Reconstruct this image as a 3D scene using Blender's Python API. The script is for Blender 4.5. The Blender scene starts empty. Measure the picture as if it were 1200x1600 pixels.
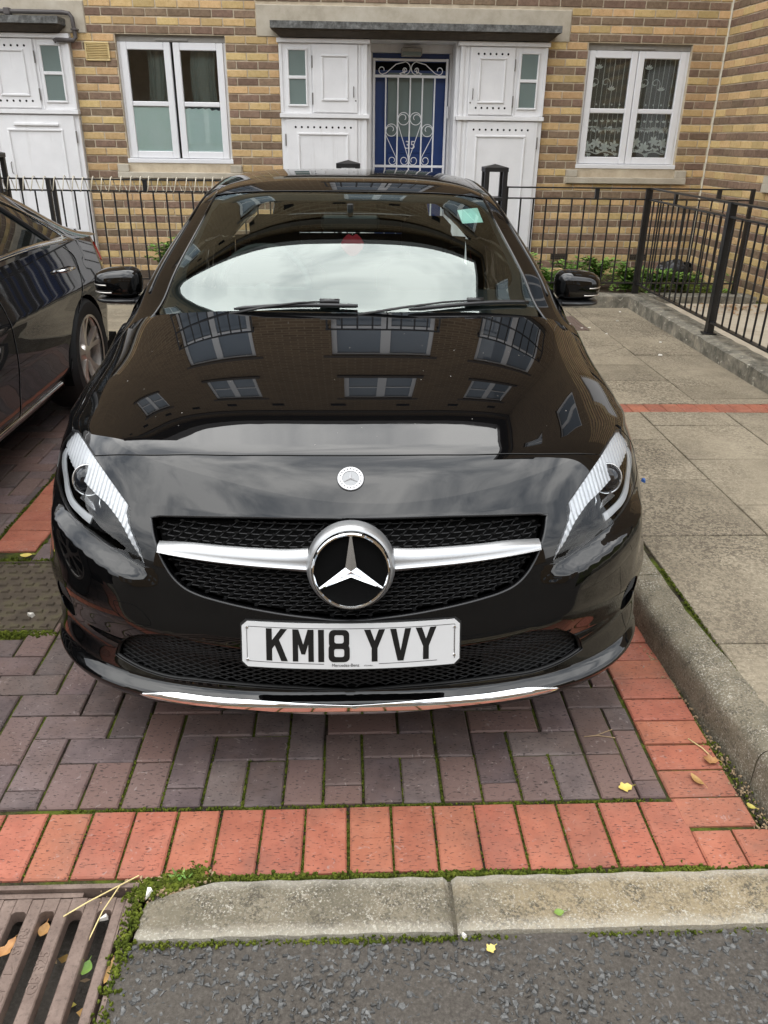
import bpy, math, random
import numpy as np
from mathutils import Vector, Matrix
from mathutils.geometry import delaunay_2d_cdt
random.seed(11); RNG = np.random.default_rng(5)
SC = bpy.context.scene; COL = SC.collection
PI = math.pi

# ------------------------------------------------------------------ camera, sky, sun, exposure
cam = bpy.data.cameras.new('camera'); cam_o = bpy.data.objects.new('camera', cam); COL.objects.link(cam_o); SC.camera = cam_o
cam.sensor_fit = 'VERTICAL'; cam.sensor_height = 24.0; cam.lens = 24.0*1220/1600
cam.clip_start = 0.02; cam.clip_end = 900
_p, _y, _r = math.radians(25.6), math.radians(2.5), math.radians(0.8)
_f0 = Vector((math.sin(_y), math.cos(_y), 0)); _r0 = Vector((math.cos(_y), -math.sin(_y), 0)); _up = Vector((0, 0, 1))
_fw = _f0*math.cos(_p) - _up*math.sin(_p); _u = _f0*math.sin(_p) + _up*math.cos(_p)
_rt = _r0*math.cos(_r) + _u*math.sin(_r); _u2 = _u*math.cos(_r) - _r0*math.sin(_r)
cam_o.matrix_world = Matrix(((_rt.x, _u2.x, -_fw.x, 0), (_rt.y, _u2.y, -_fw.y, 0), (_rt.z, _u2.z, -_fw.z, 1.56), (0, 0, 0, 1)))

SUN_EL, SUN_AZ = math.radians(62), math.radians(12)      # azimuth clockwise from +Y
world = bpy.data.worlds.new('World'); SC.world = world; world.use_nodes = True
wn, wl = world.node_tree.nodes, world.node_tree.links
bg = wn['Background']; bg.inputs['Strength'].default_value = 0.1
sky = wn.new('ShaderNodeTexSky'); sky.sky_type = 'NISHITA'; sky.sun_disc = False
sky.sun_elevation = SUN_EL; sky.sun_rotation = SUN_AZ; sky.altitude = 50; sky.air_density = 1.0; sky.dust_density = 2.0
tc = wn.new('ShaderNodeTexCoord'); mp = wn.new('ShaderNodeMapping'); mp.inputs['Scale'].default_value = (1.0, 1.0, 1.9)
wl.new(tc.outputs['Generated'], mp.inputs['Vector'])
nz = wn.new('ShaderNodeTexNoise'); nz.inputs['Scale'].default_value = 2.6; nz.inputs['Detail'].default_value = 7; nz.inputs['Roughness'].default_value = 0.55; nz.inputs['Distortion'].default_value = 0.6
wl.new(mp.outputs[0], nz.inputs['Vector'])
cr = wn.new('ShaderNodeValToRGB')
cr.color_ramp.elements[0].position = 0.36; cr.color_ramp.elements[0].color = (0.33, 0.36, 0.40, 1)
cr.color_ramp.elements[1].position = 0.62; cr.color_ramp.elements[1].color = (1.0, 1.0, 0.99, 1)
wl.new(nz.outputs['Fac'], cr.inputs['Fac'])
sep = wn.new('ShaderNodeSeparateXYZ'); wl.new(tc.outputs['Generated'], sep.inputs[0])
mz = wn.new('ShaderNodeMath'); mz.operation = 'MULTIPLY_ADD'; mz.inputs[1].default_value = 25.0; mz.inputs[2].default_value = 17.0; mz.use_clamp = False
wl.new(sep.outputs['Z'], mz.inputs[0])
cl = wn.new('ShaderNodeVectorMath'); cl.operation = 'SCALE'; wl.new(cr.outputs['Color'], cl.inputs[0]); wl.new(mz.outputs[0], cl.inputs['Scale'])
mx = wn.new('ShaderNodeMix'); mx.data_type = 'RGBA'; mx.inputs['Factor'].default_value = 0.9
wl.new(sky.outputs[0], mx.inputs['A']); wl.new(cl.outputs[0], mx.inputs['B']); wl.new(mx.outputs['Result'], bg.inputs['Color'])

sun = bpy.data.lights.new('sun', 'SUN'); sun.energy = 1.0; sun.angle = math.radians(100); sun.color = (1.0, 0.95, 0.87)
sun_o = bpy.data.objects.new('sun', sun); COL.objects.link(sun_o)
_sd = Vector((math.sin(SUN_AZ)*math.cos(SUN_EL), math.cos(SUN_AZ)*math.cos(SUN_EL), math.sin(SUN_EL)))
sun_o.rotation_euler = _sd.to_track_quat('Z', 'Y').to_euler(); sun_o.location = (0, 0, 30)
SC.view_settings.view_transform = 'Standard'; SC.view_settings.look = 'None'; SC.view_settings.gamma = 1.0
SC.view_settings.use_curve_mapping = False; SC.view_settings.exposure = 0.45
SC.render.engine = 'CYCLES'; SC.cycles.max_bounces = 8; SC.cycles.glossy_bounces = 4; SC.cycles.transparent_max_bounces = 16
SC.cycles.use_denoising = True; SC.cycles.sample_clamp_indirect = 8.0

# ------------------------------------------------------------------ helpers: objects
W = {}                                               # world location of every object that parents others
def tag(o, label=None, cat=None, group=None, kind=None):
    if label: o['label'] = label
    if cat: o['category'] = cat
    if group: o['group'] = group
    if kind: o['kind'] = kind
    return o
def link(o, parent=None, at=(0, 0, 0)):
    COL.objects.link(o); at = Vector(at); W[o.name] = at
    if parent is not None:
        o.parent = parent; o.location = at - W[parent.name]
    else: o.location = at
    return o
def thing(name, label, cat, at=(0, 0, 0), group=None):
    o = bpy.data.objects.new(name, None); o.empty_display_size = .1
    link(o, None, at); return tag(o, label, cat, group)
class MB:
    def __init__(s): s.v = []; s.f = []; s.m = []; s.mi = 0
    def add(s, vs, fs):
        b = len(s.v); s.v += [tuple(p) for p in vs]; s.f += [tuple(b+i for i in f) for f in fs]; s.m += [s.mi]*len(fs); return s
    def box(s, x0, x1, y0, y1, z0, z1):
        return s.add([(x0,y0,z0),(x1,y0,z0),(x1,y1,z0),(x0,y1,z0),(x0,y0,z1),(x1,y0,z1),(x1,y1,z1),(x0,y1,z1)],
                     [(3,2,1,0),(4,5,6,7),(0,1,5,4),(1,2,6,5),(2,3,7,6),(3,0,4,7)])
    def cbox(s, x0, x1, y0, y1, z0, z1, c=.004):       # box with a chamfer on every edge
        vs = []; X, Y, Z = (x0, x1), (y0, y1), (z0, z1)
        idx = {}
        for i in (0, 1):
            for j in (0, 1):
                for k in (0, 1):
                    sx, sy, sz = (1-2*i)*c, (1-2*j)*c, (1-2*k)*c
                    for a in range(3):
                        p = [X[i]+sx, Y[j]+sy, Z[k]+sz]; p[a] = (X[i], Y[j], Z[k])[a]
                        idx[i, j, k, a] = len(vs); vs.append(p)
        fs = []
        for a in range(3):
            b, d = (a+1) % 3, (a+2) % 3
            for e in (0, 1):
                q = []
                for (m, n) in ((0, 0), (1, 0), (1, 1), (0, 1)):
                    t = [0, 0, 0]; t[a] = e; t[b] = m; t[d] = n; q.append(idx[t[0], t[1], t[2], a])
                fs.append(q if e else q[::-1])
        for a in range(3):                               # edge chamfers along axis a
            b, d = (a+1) % 3, (a+2) % 3
            for (m, n) in ((0, 0), (1, 0), (1, 1), (0, 1)):
                def g(e, ax):
                    t = [0, 0, 0]; t[a] = e; t[b] = m; t[d] = n; return idx[t[0], t[1], t[2], ax]
                q = [g(0, b), g(1, b), g(1, d), g(0, d)]
                fs.append(q if (m+n) % 2 else q[::-1])
        for i in (0, 1):
            for j in (0, 1):
                for k in (0, 1):
                    q = [idx[i, j, k, 0], idx[i, j, k, 1], idx[i, j, k, 2]]
                    fs.append(q if (i+j+k) % 2 else q[::-1])
        return s.add(vs, fs)
    def tube(s, path, r, n=8, closed=False, caps=True, flat=None):
        P_ = [Vector(p) for p in path]; m = len(P_); rr = r if hasattr(r, '__len__') else [r]*m
        vs = []; up = None
        for i in range(m):
            a = P_[(i-1) % m] if (closed or i > 0) else P_[i]; b = P_[(i+1) % m] if (closed or i < m-1) else P_[i]
            t = (b-a).normalized()
            if up is None: up = Vector((0, 0, 1)) if abs(t.z) < .9 else Vector((1, 0, 0))
            e1 = t.cross(up).normalized(); e2 = e1.cross(t).normalized(); up = e2
            for k in range(n):
                an = 2*PI*k/n
                vs.append(P_[i] + e1*math.cos(an)*rr[i] + e2*math.sin(an)*rr[i]*(flat or 1))
        fs = []
        for i in range(m if closed else m-1):
            j = (i+1) % m
            for k in range(n):
                l = (k+1) % n; fs.append((i*n+k, i*n+l, j*n+l, j*n+k))
        if caps and not closed: fs.append(tuple(range(n))[::-1]); fs.append(tuple((m-1)*n+k for k in range(n)))
        return s.add(vs, fs)
    def cyl(s, p0, p1, r, n=16): return s.tube([p0, p1], r, n)
    def prism(s, poly, fn, d0, d1):                      # polygon in (a, b) pushed from depth d0 to d1, fn(a, b, d) -> point
        n = len(poly); vs = [fn(a, b, d0) for a, b in poly] + [fn(a, b, d1) for a, b in poly]
        fs = [tuple(range(n))[::-1], tuple(range(n, 2*n))] + [(i, (i+1) % n, n+(i+1) % n, n+i) for i in range(n)]
        return s.add(vs, fs)
    def lathe(s, prof, c, ax, n=48):                     # prof [(r, h)], about axis ax through c
        ax = Vector(ax).normalized(); e1 = ax.orthogonal().normalized(); e2 = ax.cross(e1); c = Vector(c)
        vs = [c + ax*h + (e1*math.cos(2*PI*k/n) + e2*math.sin(2*PI*k/n))*r for r, h in prof for k in range(n)]
        fs = [(i*n+k, i*n+(k+1) % n, (i+1)*n+(k+1) % n, (i+1)*n+k) for i in range(len(prof)-1) for k in range(n)]
        return s.add(vs, fs)
    def grid(s, fn, nu, nv):
        vs = [fn(i/nu, j/nv) for j in range(nv+1) for i in range(nu+1)]
        fs = [(j*(nu+1)+i, j*(nu+1)+i+1, (j+1)*(nu+1)+i+1, (j+1)*(nu+1)+i) for j in range(nv) for i in range(nu)]
        return s.add(vs, fs)
    def mesh(s, name, mats, org=(0, 0, 0), smooth=False):
        me = bpy.data.meshes.new(name)
        v = np.array(s.v, float) - np.array(org, float)
        me.from_pydata(v.tolist(), [], s.f)
        for m in (mats if isinstance(mats, (list, tuple)) else [mats]): me.materials.append(m)
        if any(s.m): me.polygons.foreach_set('material_index', s.m)
        if smooth:
            me.polygons.foreach_set('use_smooth', [True]*len(me.polygons))
            if smooth is not True: me.set_sharp_from_angle(angle=math.radians(smooth))
        me.update(); return me
    def build(s, name, mats, parent=None, org=None, smooth=False, bevel=None, local=False):
        if local: o_w = W[parent.name]; sub = (0, 0, 0)
        else:
            o_w = Vector(org) if org is not None else (W[parent.name] if parent is not None else Vector((0, 0, 0))); sub = o_w
        o = bpy.data.objects.new(name, s.mesh(name, mats, sub, smooth)); link(o, parent, o_w)
        if bevel:
            b = o.modifiers.new('edge', 'BEVEL'); b.width = bevel; b.segments = 2; b.limit_method = 'ANGLE'; b.angle_limit = math.radians(40); b.harden_normals = False
        return o
def inst(name, me, parent, at, rz=0., scale=(1, 1, 1), tilt=(0, 0)):
    o = bpy.data.objects.new(name, me); link(o, parent, at); o.rotation_euler = (tilt[0], tilt[1], rz); o.scale = scale; return o
def copy_thing(root, at, label=None, group=None):
    r = root.copy(); COL.objects.link(r); r.location = at; W[r.name] = Vector(at)
    if label: r['label'] = label
    if group: r['group'] = group
    for c in root.children:
        k = c.copy(); COL.objects.link(k); k.parent = r
        for g in c.children:
            d = g.copy(); COL.objects.link(d); d.parent = k
    return r
def catmull(pts, n, closed=False):
    P_ = np.array(pts, float); m = len(P_); out = []
    for i in range(m if closed else m-1):
        if closed: a, b, c, d = P_[(i-1) % m], P_[i], P_[(i+1) % m], P_[(i+2) % m]
        else: b, c = P_[i], P_[i+1]; a = P_[i-1] if i else 2*b-c; d = P_[i+2] if i+2 < m else 2*c-b
        for t in np.arange(n)/n: out.append(.5*((2*b)+(c-a)*t+(2*a-5*b+4*c-d)*t*t+(3*b-a-3*c+d)*t**3))
    if not closed: out.append(P_[-1])
    return np.array(out)

# ------------------------------------------------------------------ helpers: materials
def lin(r, g, b): return tuple(((c/255+.055)/1.055)**2.4 if c/255 > .04045 else c/255/12.92 for c in (r, g, b)) + (1,)
class NT:
    def __init__(s, name):
        s.m = bpy.data.materials.new(name); s.m.use_nodes = True; s.t = s.m.node_tree; s.n = s.t.nodes; s.l = s.t.links
        s.b = s.n['Principled BSDF']; s.out = s.n['Material Output']
    def N(s, t, **kw):
        n = s.n.new(t)
        for k, v in kw.items():
            if k in n.inputs: n.inputs[k].default_value = v
            else: setattr(n, k, v)
        return n
    def L(s, a, b): s.l.new(a, b)
    def pos(s): return s.N('ShaderNodeNewGeometry').outputs['Position']
    def noise(s, scale, detail=5, rough=.6, vec=None, dist=0.):
        n = s.N('ShaderNodeTexNoise'); n.inputs['Scale'].default_value = scale; n.inputs['Detail'].default_value = detail
        n.inputs['Roughness'].default_value = rough; n.inputs['Distortion'].default_value = dist
        s.L(vec if vec is not None else s.pos(), n.inputs['Vector']); return n.outputs['Fac']
    def ramp(s, fac, stops):
        r = s.N('ShaderNodeValToRGB'); e = r.color_ramp.elements
        while len(e) < len(stops): e.new(.5)
        for i, (p, c) in enumerate(stops): e[i].position = p; e[i].color = c if len(c) == 4 else tuple(c)+(1,)
        s.L(fac, r.inputs['Fac']); return r.outputs['Color']
    def mix(s, fac, a, b, mode='MIX'):
        m = s.N('ShaderNodeMix', data_type='RGBA', blend_type=mode)
        for k, v in (('Factor', fac), ('A', a), ('B', b)):
            if hasattr(v, 'links'): s.L(v, m.inputs[k])
            else: m.inputs[k].default_value = v if k == 'Factor' else (tuple(v) if len(v) == 4 else tuple(v)+(1,))
        return m.outputs['Result']
    def math(s, op, a, b=0., c=0.):
        m = s.N('ShaderNodeMath', operation=op)
        for i, v in enumerate((a, b, c)):
            if hasattr(v, 'links'): s.L(v, m.inputs[i])
            else: m.inputs[i].default_value = v
        return m.outputs[0]
    def rnd(s, amount, col, hue=0.):
        oi = s.N('ShaderNodeObjectInfo'); ge = s.N('ShaderNodeNewGeometry')
        f = s.math('FRACT', s.math('ADD', oi.outputs['Random'], ge.outputs['Random Per Island']))
        h = s.N('ShaderNodeHueSaturation'); s.L(col, h.inputs['Color'])
        s.L(s.math('MULTIPLY_ADD', f, 2*amount, 1-amount), h.inputs['Value'])
        if hue: s.L(s.math('MULTIPLY_ADD', s.math('FRACT', s.math('MULTIPLY', f, 7.31)), 2*hue, .5-hue), h.inputs['Hue'])
        return h.outputs['Color'], f
    def bump(s, height, strength, dist):
        b = s.N('ShaderNodeBump'); b.inputs['Strength'].default_value = strength; b.inputs['Distance'].default_value = dist
        s.L(height, b.inputs['Height']); s.L(b.outputs[0], s.b.inputs['Normal']); return b
    def col(s, c):
        if hasattr(c, 'links'): s.L(c, s.b.inputs['Base Color'])
        else: s.b.inputs['Base Color'].default_value = c
        return s
    def rough(s, r, spec=.5, metal=0.):
        if hasattr(r, 'links'): s.L(r, s.b.inputs['Roughness'])
        else: s.b.inputs['Roughness'].default_value = r
        s.b.inputs['Specular IOR Level'].default_value = spec; s.b.inputs['Metallic'].default_value = metal; return s
def plain(name, c, rough=.5, spec=.5, metal=0., var=.12, scale=14, bump=0., bscale=120, bd=.001):
    t = NT(name); n = t.noise(scale, 4)
    a = tuple(x*(1-var) for x in c[:3]); b = tuple(min(1, x*(1+var)) for x in c[:3])
    t.col(t.ramp(n, [(.3, a), (.7, b)])).rough(rough, spec, metal)
    if bump: t.bump(t.noise(bscale, 3), bump, bd)
    return t.m
def thin_glass(name, tint, rough=.0, boost=1.0, refl=(1, 1, 1)):
    t = NT(name); t.n.remove(t.b)
    tr = t.N('ShaderNodeBsdfTransparent'); tr.inputs['Color'].default_value = tuple(tint)+(1,)
    gl = t.N('ShaderNodeBsdfGlossy'); gl.inputs['Roughness'].default_value = rough; gl.inputs['Color'].default_value = tuple(refl)+(1,)
    fr = t.N('ShaderNodeFresnel'); fr.inputs['IOR'].default_value = 1.5
    f2 = t.math('MINIMUM', t.math('MULTIPLY', fr.outputs[0], boost), 1.0)
    m = t.N('ShaderNodeMixShader'); t.L(f2, m.inputs[0]); t.L(tr.outputs[0], m.inputs[1]); t.L(gl.outputs[0], m.inputs[2])
    t.L(m.outputs[0], t.out.inputs['Surface']); return t.m

def brick_mat(name, a, b, c):
    t = NT(name); n = t.noise(26, 6, .7); col = t.ramp(n, [(.25, a), (.5, b), (.8, c)])
    col, f = t.rnd(.2, col, .012)
    sp = t.noise(160, 2, .5); col = t.mix(t.ramp(sp, [(.60, (0, 0, 0)), (.72, (.55, .55, .55))]), col, tuple(x*.45 for x in b[:3]), 'MIX')
    t.col(col).rough(.88, .2); t.bump(t.noise(130, 4, .7), .5, .003); return t.m
M = {}
M['brick_y'] = brick_mat('yellow stock brick', (.43, .285, .125), (.54, .375, .185), (.62, .45, .245))
M['brick_d'] = brick_mat('dark brown brick', (.135, .092, .064), (.22, .150, .104), (.30, .212, .15))
def _mortar():
    t = NT('pale mortar'); t.col(t.ramp(t.noise(9, 5), [(.3, (.44, .36, .26)), (.7, (.62, .54, .41))])).rough(.95, .1); t.bump(t.noise(170, 3), .6, .004); return t.m
M['mortar'] = _mortar()
def _far_brick():
    t = NT('brown brick courses'); br = t.N('ShaderNodeTexBrick')
    br.inputs['Color1'].default_value = (.165, .108, .062, 1); br.inputs['Color2'].default_value = (.23, .155, .088, 1); br.inputs['Mortar'].default_value = (.30, .23, .15, 1)
    br.inputs['Scale'].default_value = 1.; br.inputs['Brick Width'].default_value = .225; br.inputs['Row Height'].default_value = .075; br.inputs['Mortar Size'].default_value = .01; br.inputs['Bias'].default_value = 0.
    g = t.N('ShaderNodeNewGeometry'); sx = t.N('ShaderNodeSeparateXYZ'); t.L(g.outputs['Position'], sx.inputs[0]); cx = t.N('ShaderNodeCombineXYZ')
    t.L(t.math('ADD', sx.outputs[0], sx.outputs[1]), cx.inputs[0]); t.L(sx.outputs[2], cx.inputs[1]); t.L(cx.outputs[0], br.inputs['Vector'])
    t.col(t.mix(t.noise(1.2, 5), br.outputs['Color'], t.mix(.3, br.outputs['Color'], (.05, .04, .03)))).rough(.9, .2); return t.m
M['far_brick'] = _far_brick()
def _stone(name, a, b, c, rough=.85, sc=7, bump=.4, speck=None):
    t = NT(name); col = t.ramp(t.noise(sc, 8, .68), [(.28, a), (.5, b), (.75, c)])
    if speck: col = t.mix(t.ramp(t.noise(speck[0], 3, .6), [(speck[1], (0, 0, 0)), (speck[1]+.08, (1, 1, 1))]), col, speck[2])
    t.col(col).rough(rough, .25); t.bump(t.noise(90, 6, .75), bump, .004); return t.m
M['stone'] = _stone('pale lintel stone', (.34, .30, .23), (.45, .40, .32), (.53, .49, .41), sc=5)
def _kerb(edges=False):
    t = NT('worn concrete kerb'); n = t.noise(7, 6, .7); col = t.ramp(n, [(.3, (.15, .132, .095)), (.5, (.225, .195, .14)), (.72, (.30, .26, .19))])
    if edges:
        sq = t.N('ShaderNodeSeparateXYZ'); t.L(t.pos(), sq.inputs[0]); stn = t.ramp(t.math('ADD', t.math('MULTIPLY', sq.outputs[0], .8), t.math('MULTIPLY', t.noise(9, 6, .7), .75)), [(.52, (0, 0, 0)), (.78, (.8, .8, .8))]); col = t.mix(stn, col, (.36, .285, .175))
    d = t.ramp(t.noise(130, 4, .8), [(.44, (1, 1, 1)), (.55, (0, 0, 0))]); big = t.ramp(t.noise(16, 5, .7), [(.4, (.15, .15, .15)), (.6, (.9, .9, .9))])
    col = t.mix(t.math('MULTIPLY', d, big), col, (.085, .074, .056))
    l = t.ramp(t.noise(165, 4, .75), [(.53, (0, 0, 0)), (.62, (1, 1, 1))]); big2 = t.ramp(t.noise(11, 6, .75), [(.46, (0, 0, 0)), (.6, (1, 1, 1))])
    if edges:
        sx = t.N('ShaderNodeSeparateXYZ'); t.L(t.pos(), sx.inputs[0]); e = t.math('MULTIPLY', t.math('ABSOLUTE', t.math('SUBTRACT', t.math('ADD', sx.outputs[1], t.math('MULTIPLY', t.noise(14, 4), .03)), 1.214)), 13.0)
        ed = t.ramp(e, [(.48, (0, 0, 0)), (.80, (1, 1, 1))]); big2 = t.mix(1.0, big2, ed, 'SCREEN'); l = t.mix(1.0, l, t.mix(.45, (0, 0, 0), ed), 'SCREEN')
    col = t.mix(t.math('MULTIPLY', l, t.math('MULTIPLY_ADD', big2, .75, .25)), col, (.52, .485, .41))
    t.col(col).rough(.92, .2); t.bump(t.noise(150, 6, .8), 1.0, .006); return t.m
M['kerb'] = _kerb(); M['kerb_f'] = _kerb(True)
def _slab():
    t = NT('weathered paving slab'); n = t.noise(3.2, 7, .65)
    col = t.ramp(n, [(.25, (.165, .138, .10)), (.48, (.255, .215, .155)), (.75, (.345, .295, .215))])
    col, f = t.rnd(.14, col)
    fine = t.ramp(t.noise(70, 5, .75), [(.44, (.9, .9, .9)), (.55, (0, 0, 0))]); wh = t.ramp(t.noise(1.1, 4, .6), [(.42, (.12, .12, .12)), (.62, (1, 1, 1))]); col = t.mix(t.math('MULTIPLY', fine, wh), col, (.09, .074, .055))
    lt = t.noise(140, 3, .6); col = t.mix(t.ramp(lt, [(.6, (0, 0, 0)), (.7, (.8, .8, .8))]), col, (.38, .33, .25))
    t.col(col).rough(.9, .2); t.bump(t.noise(110, 5, .7), .6, .003); return t.m
M['slab'] = _slab()
def _paver(name, a, b, c, rv=.15, pits=(.02, .015, .013), hv=.01):
    t = NT(name); col = t.ramp(t.noise(11, 6, .65), [(.25, a), (.5, b), (.78, c)])
    col, f = t.rnd(rv, col, hv)
    if hv > .015: col = t.mix(t.ramp(t.math('FRACT', t.math('MULTIPLY', f, 5.17)), [(.45, (0, 0, 0)), (.9, (.8, .8, .8))]), col, (.165, .098, .082))
    v = t.N('ShaderNodeMapping'); v.inputs['Scale'].default_value = (75, 250, 160); t.L(t.pos(), v.inputs['Vector'])
    gr_ = t.ramp(t.noise(3.1, 6, .7), [(.46, (0, 0, 0)), (.72, (.6, .6, .6))]); col = t.mix(gr_, col, (.14, .085, .065))
    p = t.noise(1.0, 2, .5, v.outputs[0]); pit = t.ramp(p, [(.615, (0, 0, 0)), (.67, (1, 1, 1))])
    col = t.mix(t.mix(.8, (0, 0, 0), pit), col, pits)
    sc = t.noise(42, 2, .4, None, 2.0); col = t.mix(t.ramp(sc, [(.66, (0, 0, 0)), (.76, (.4, .4, .4))]), col, (.34, .29, .27))
    t.col(col).rough(t.math('MULTIPLY_ADD', t.noise(20, 3), .25, .5), .35)
    t.bump(t.math('SUBTRACT', t.math('MULTIPLY', t.noise(75, 5, .7), .5), pit), .55, .0025); return t.m
M['paver'] = _paver('purple grey clay paver', (.070, .052, .050), (.118, .088, .084), (.165, .124, .118), .22, (.02, .015, .013), .02)
M['red'] = _paver('red clay paver', (.25, .080, .048), (.325, .109, .065), (.385, .147, .093), .08, (.07, .028, .022), .004)
def _joint():
    t = NT('mossy sand joint'); m = t.ramp(t.noise(5.5, 5, .6), [(.42, (0, 0, 0)), (.56, (1, 1, 1))])
    g = t.ramp(t.noise(60, 4), [(.3, (.035, .05, .008)), (.7, (.115, .135, .022))]); d = t.ramp(t.noise(90, 4), [(.3, (.018, .014, .011)), (.7, (.06, .048, .036))])
    t.col(t.mix(m, d, g)).rough(.95, .1); t.bump(t.noise(260, 4), .9, .006); return t.m
M['joint'] = _joint()
def _moss():
    t = NT('green moss'); c = t.ramp(t.noise(38, 4), [(.3, (.028, .042, .006)), (.55, (.075, .092, .012)), (.8, (.15, .16, .028))]); c, f = t.rnd(.35, c)
    t.col(c).rough(.95, .1); return t.m
M['moss'] = _moss()
def _asphalt():
    t = NT('worn asphalt'); c = t.ramp(t.noise(120, 5, .7), [(.3, (.042, .037, .032)), (.55, (.082, .073, .064)), (.8, (.16, .147, .128))])
    c = t.mix(t.ramp(t.noise(2.5, 4), [(.35, (0, 0, 0)), (.7, (.5, .5, .5))]), c, (.098, .086, .072)); t.col(c).rough(.95, .1); t.bump(t.noise(160, 5, .7), .8, .005); return t.m
M['asphalt'] = _asphalt()
def _chip():
    t = NT('grey stone chipping'); c = t.ramp(t.noise(120, 4), [(.3, (.052, .052, .051)), (.7, (.125, .124, .120))]); c, f = t.rnd(.42, c, .01); t.col(c).rough(.85, .15); t.bump(t.noise(300, 3), .3, .001); return t.m
M['chip'] = _chip()
def _iron(name, a, b):
    t = NT(name); c = t.ramp(t.noise(16, 7, .7), [(.3, a), (.7, b)]); c = t.mix(t.ramp(t.noise(140, 4, .7), [(.5, (0, 0, 0)), (.7, (.6, .6, .6))]), c, (.05, .034, .027)); t.col(c).rough(.6, .4, .15); t.bump(t.noise(210, 4), .3, .0015); return t.m
M['iron'] = _iron('rusty cast iron', (.115, .078, .062), (.20, .145, .118))
M['cover'] = _stone('mossy cast cover', (.045, .036, .026), (.075, .058, .042), (.10, .092, .045), sc=14)
def _white():
    t = NT('white painted timber'); v = t.N('ShaderNodeMapping'); v.inputs['Scale'].default_value = (16, 16, 1.6); t.L(t.pos(), v.inputs['Vector'])
    c = t.ramp(t.noise(5, 5), [(.3, (.73, .725, .73)), (.7, (.80, .795, .80))]); s = t.ramp(t.noise(1.0, 6, .7, v.outputs[0]), [(.56, (0, 0, 0)), (.8, (.32, .32, .32))])
    t.col(t.mix(s, c, (.40, .375, .34))).rough(.5, .4); t.bump(t.noise(60, 4), .1, .001); return t.m
M['white'] = _white()
M['upvc'] = plain('white window plastic', (.76, .76, .775), .28, .5, var=.015)
M['grey_head'] = plain('grey window head', (.30, .285, .26), .6, .4)
M['bar_black'] = plain('black painted railing', (.012, .012, .013), .35, .5, var=.3)
M['lead'] = _stone('weathered canopy lead', (.045, .043, .04), (.12, .12, .115), (.24, .24, .23), sc=24, bump=.5)
M['soffit'] = plain('brown canopy edge', (.075, .06, .045), .7, .3, var=.2)
M['pipe'] = plain('grey plastic pipe', (.09, .08, .078), .45, .4)
M['vent'] = plain('cream plastic vent', (.66, .52, .26), .5, .4, var=.06)
M['door_blue'] = plain('blue painted door', (.012, .042, .16), .35, .5, var=.12, scale=5)
M['hole'] = plain('dark vent hole', (.006, .006, .006), .9, .1)
M['steel'] = plain('grey steel hinge', (.22, .21, .20), .4, .5, .6)
M['dark_room'] = plain('dim room wall', (.20, .20, .18), .9, .1, var=.4, scale=2)
M['frost'] = plain('frosted glass pane', (.16, .205, .195), .12, .5, var=.08, scale=2)
M['film'] = plain('turquoise frosted film', (.80, 1.0, .96), .25, .5, var=.06, scale=4)
M['lace'] = plain('white lace', (.86, .92, .89), .8, .2)
M['glass'] = thin_glass('window glass', (.95, .97, .96), 0, 1.0)
M['soil'] = _stone('garden soil', (.02, .014, .01), (.05, .036, .025), (.09, .068, .048), sc=20, bump=1)
M['path'] = _stone('pale garden path', (.36, .31, .24), (.46, .40, .31), (.52, .47, .38), sc=4)
def _wallc():
    t = NT('lichened concrete'); c = t.ramp(t.noise(10, 8, .7), [(.3, (.075, .07, .058)), (.5, (.20, .185, .15)), (.72, (.36, .32, .25))])
    c = t.mix(t.ramp(t.noise(26, 4, .6, None, .5), [(.62, (0, 0, 0)), (.68, (1, 1, 1))]), c, (.44, .41, .34)); t.col(c).rough(.92, .15); t.bump(t.noise(70, 6, .75), .9, .008); return t.m
M['wallc'] = _wallc()
def _leaf(name, a, b):
    t = NT(name); c = t.ramp(t.noise(30, 3), [(.3, a), (.7, b)]); c, f = t.rnd(.35, c, .02); t.col(c).rough(.55, .35); t.b.inputs['Transmission Weight'].default_value = 0.; return t.m
M['leaf_g'] = _leaf('fresh green leaf', (.08, .17, .025), (.19, .31, .06))
M['leaf_y'] = _leaf('yellow fallen leaf', (.50, .40, .08), (.60, .50, .14)); M['leaf_b'] = _leaf('brown fallen leaf', (.22, .105, .035), (.42, .24, .09)); M['leaf_f'] = _leaf('green fallen leaf', (.10, .17, .03), (.2, .28, .06))
M['twig'] = plain('dry twig', (.30, .215, .13), .8, .2, var=.25, scale=60); M['straw'] = plain('dry yellow stalk', (.62, .50, .24), .7, .2)
M['wire'] = plain('cream wire', (.62, .57, .46), .5, .4); M['pebble'] = plain('white pebble', (.66, .63, .57), .8, .3)
M['litter_red'] = plain('red plastic cap', (.55, .03, .02), .4, .5); M['litter_blue'] = plain('blue scrap', (.03, .10, .32), .4, .5)
def gloss(name, c, rough=.02, spec=.5, metal=0., coat=0.):
    t = NT(name); t.col(c).rough(rough, spec, metal); t.b.inputs['Coat Weight'].default_value = coat; t.b.inputs['Coat Roughness'].default_value = .01; return t.m

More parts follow.
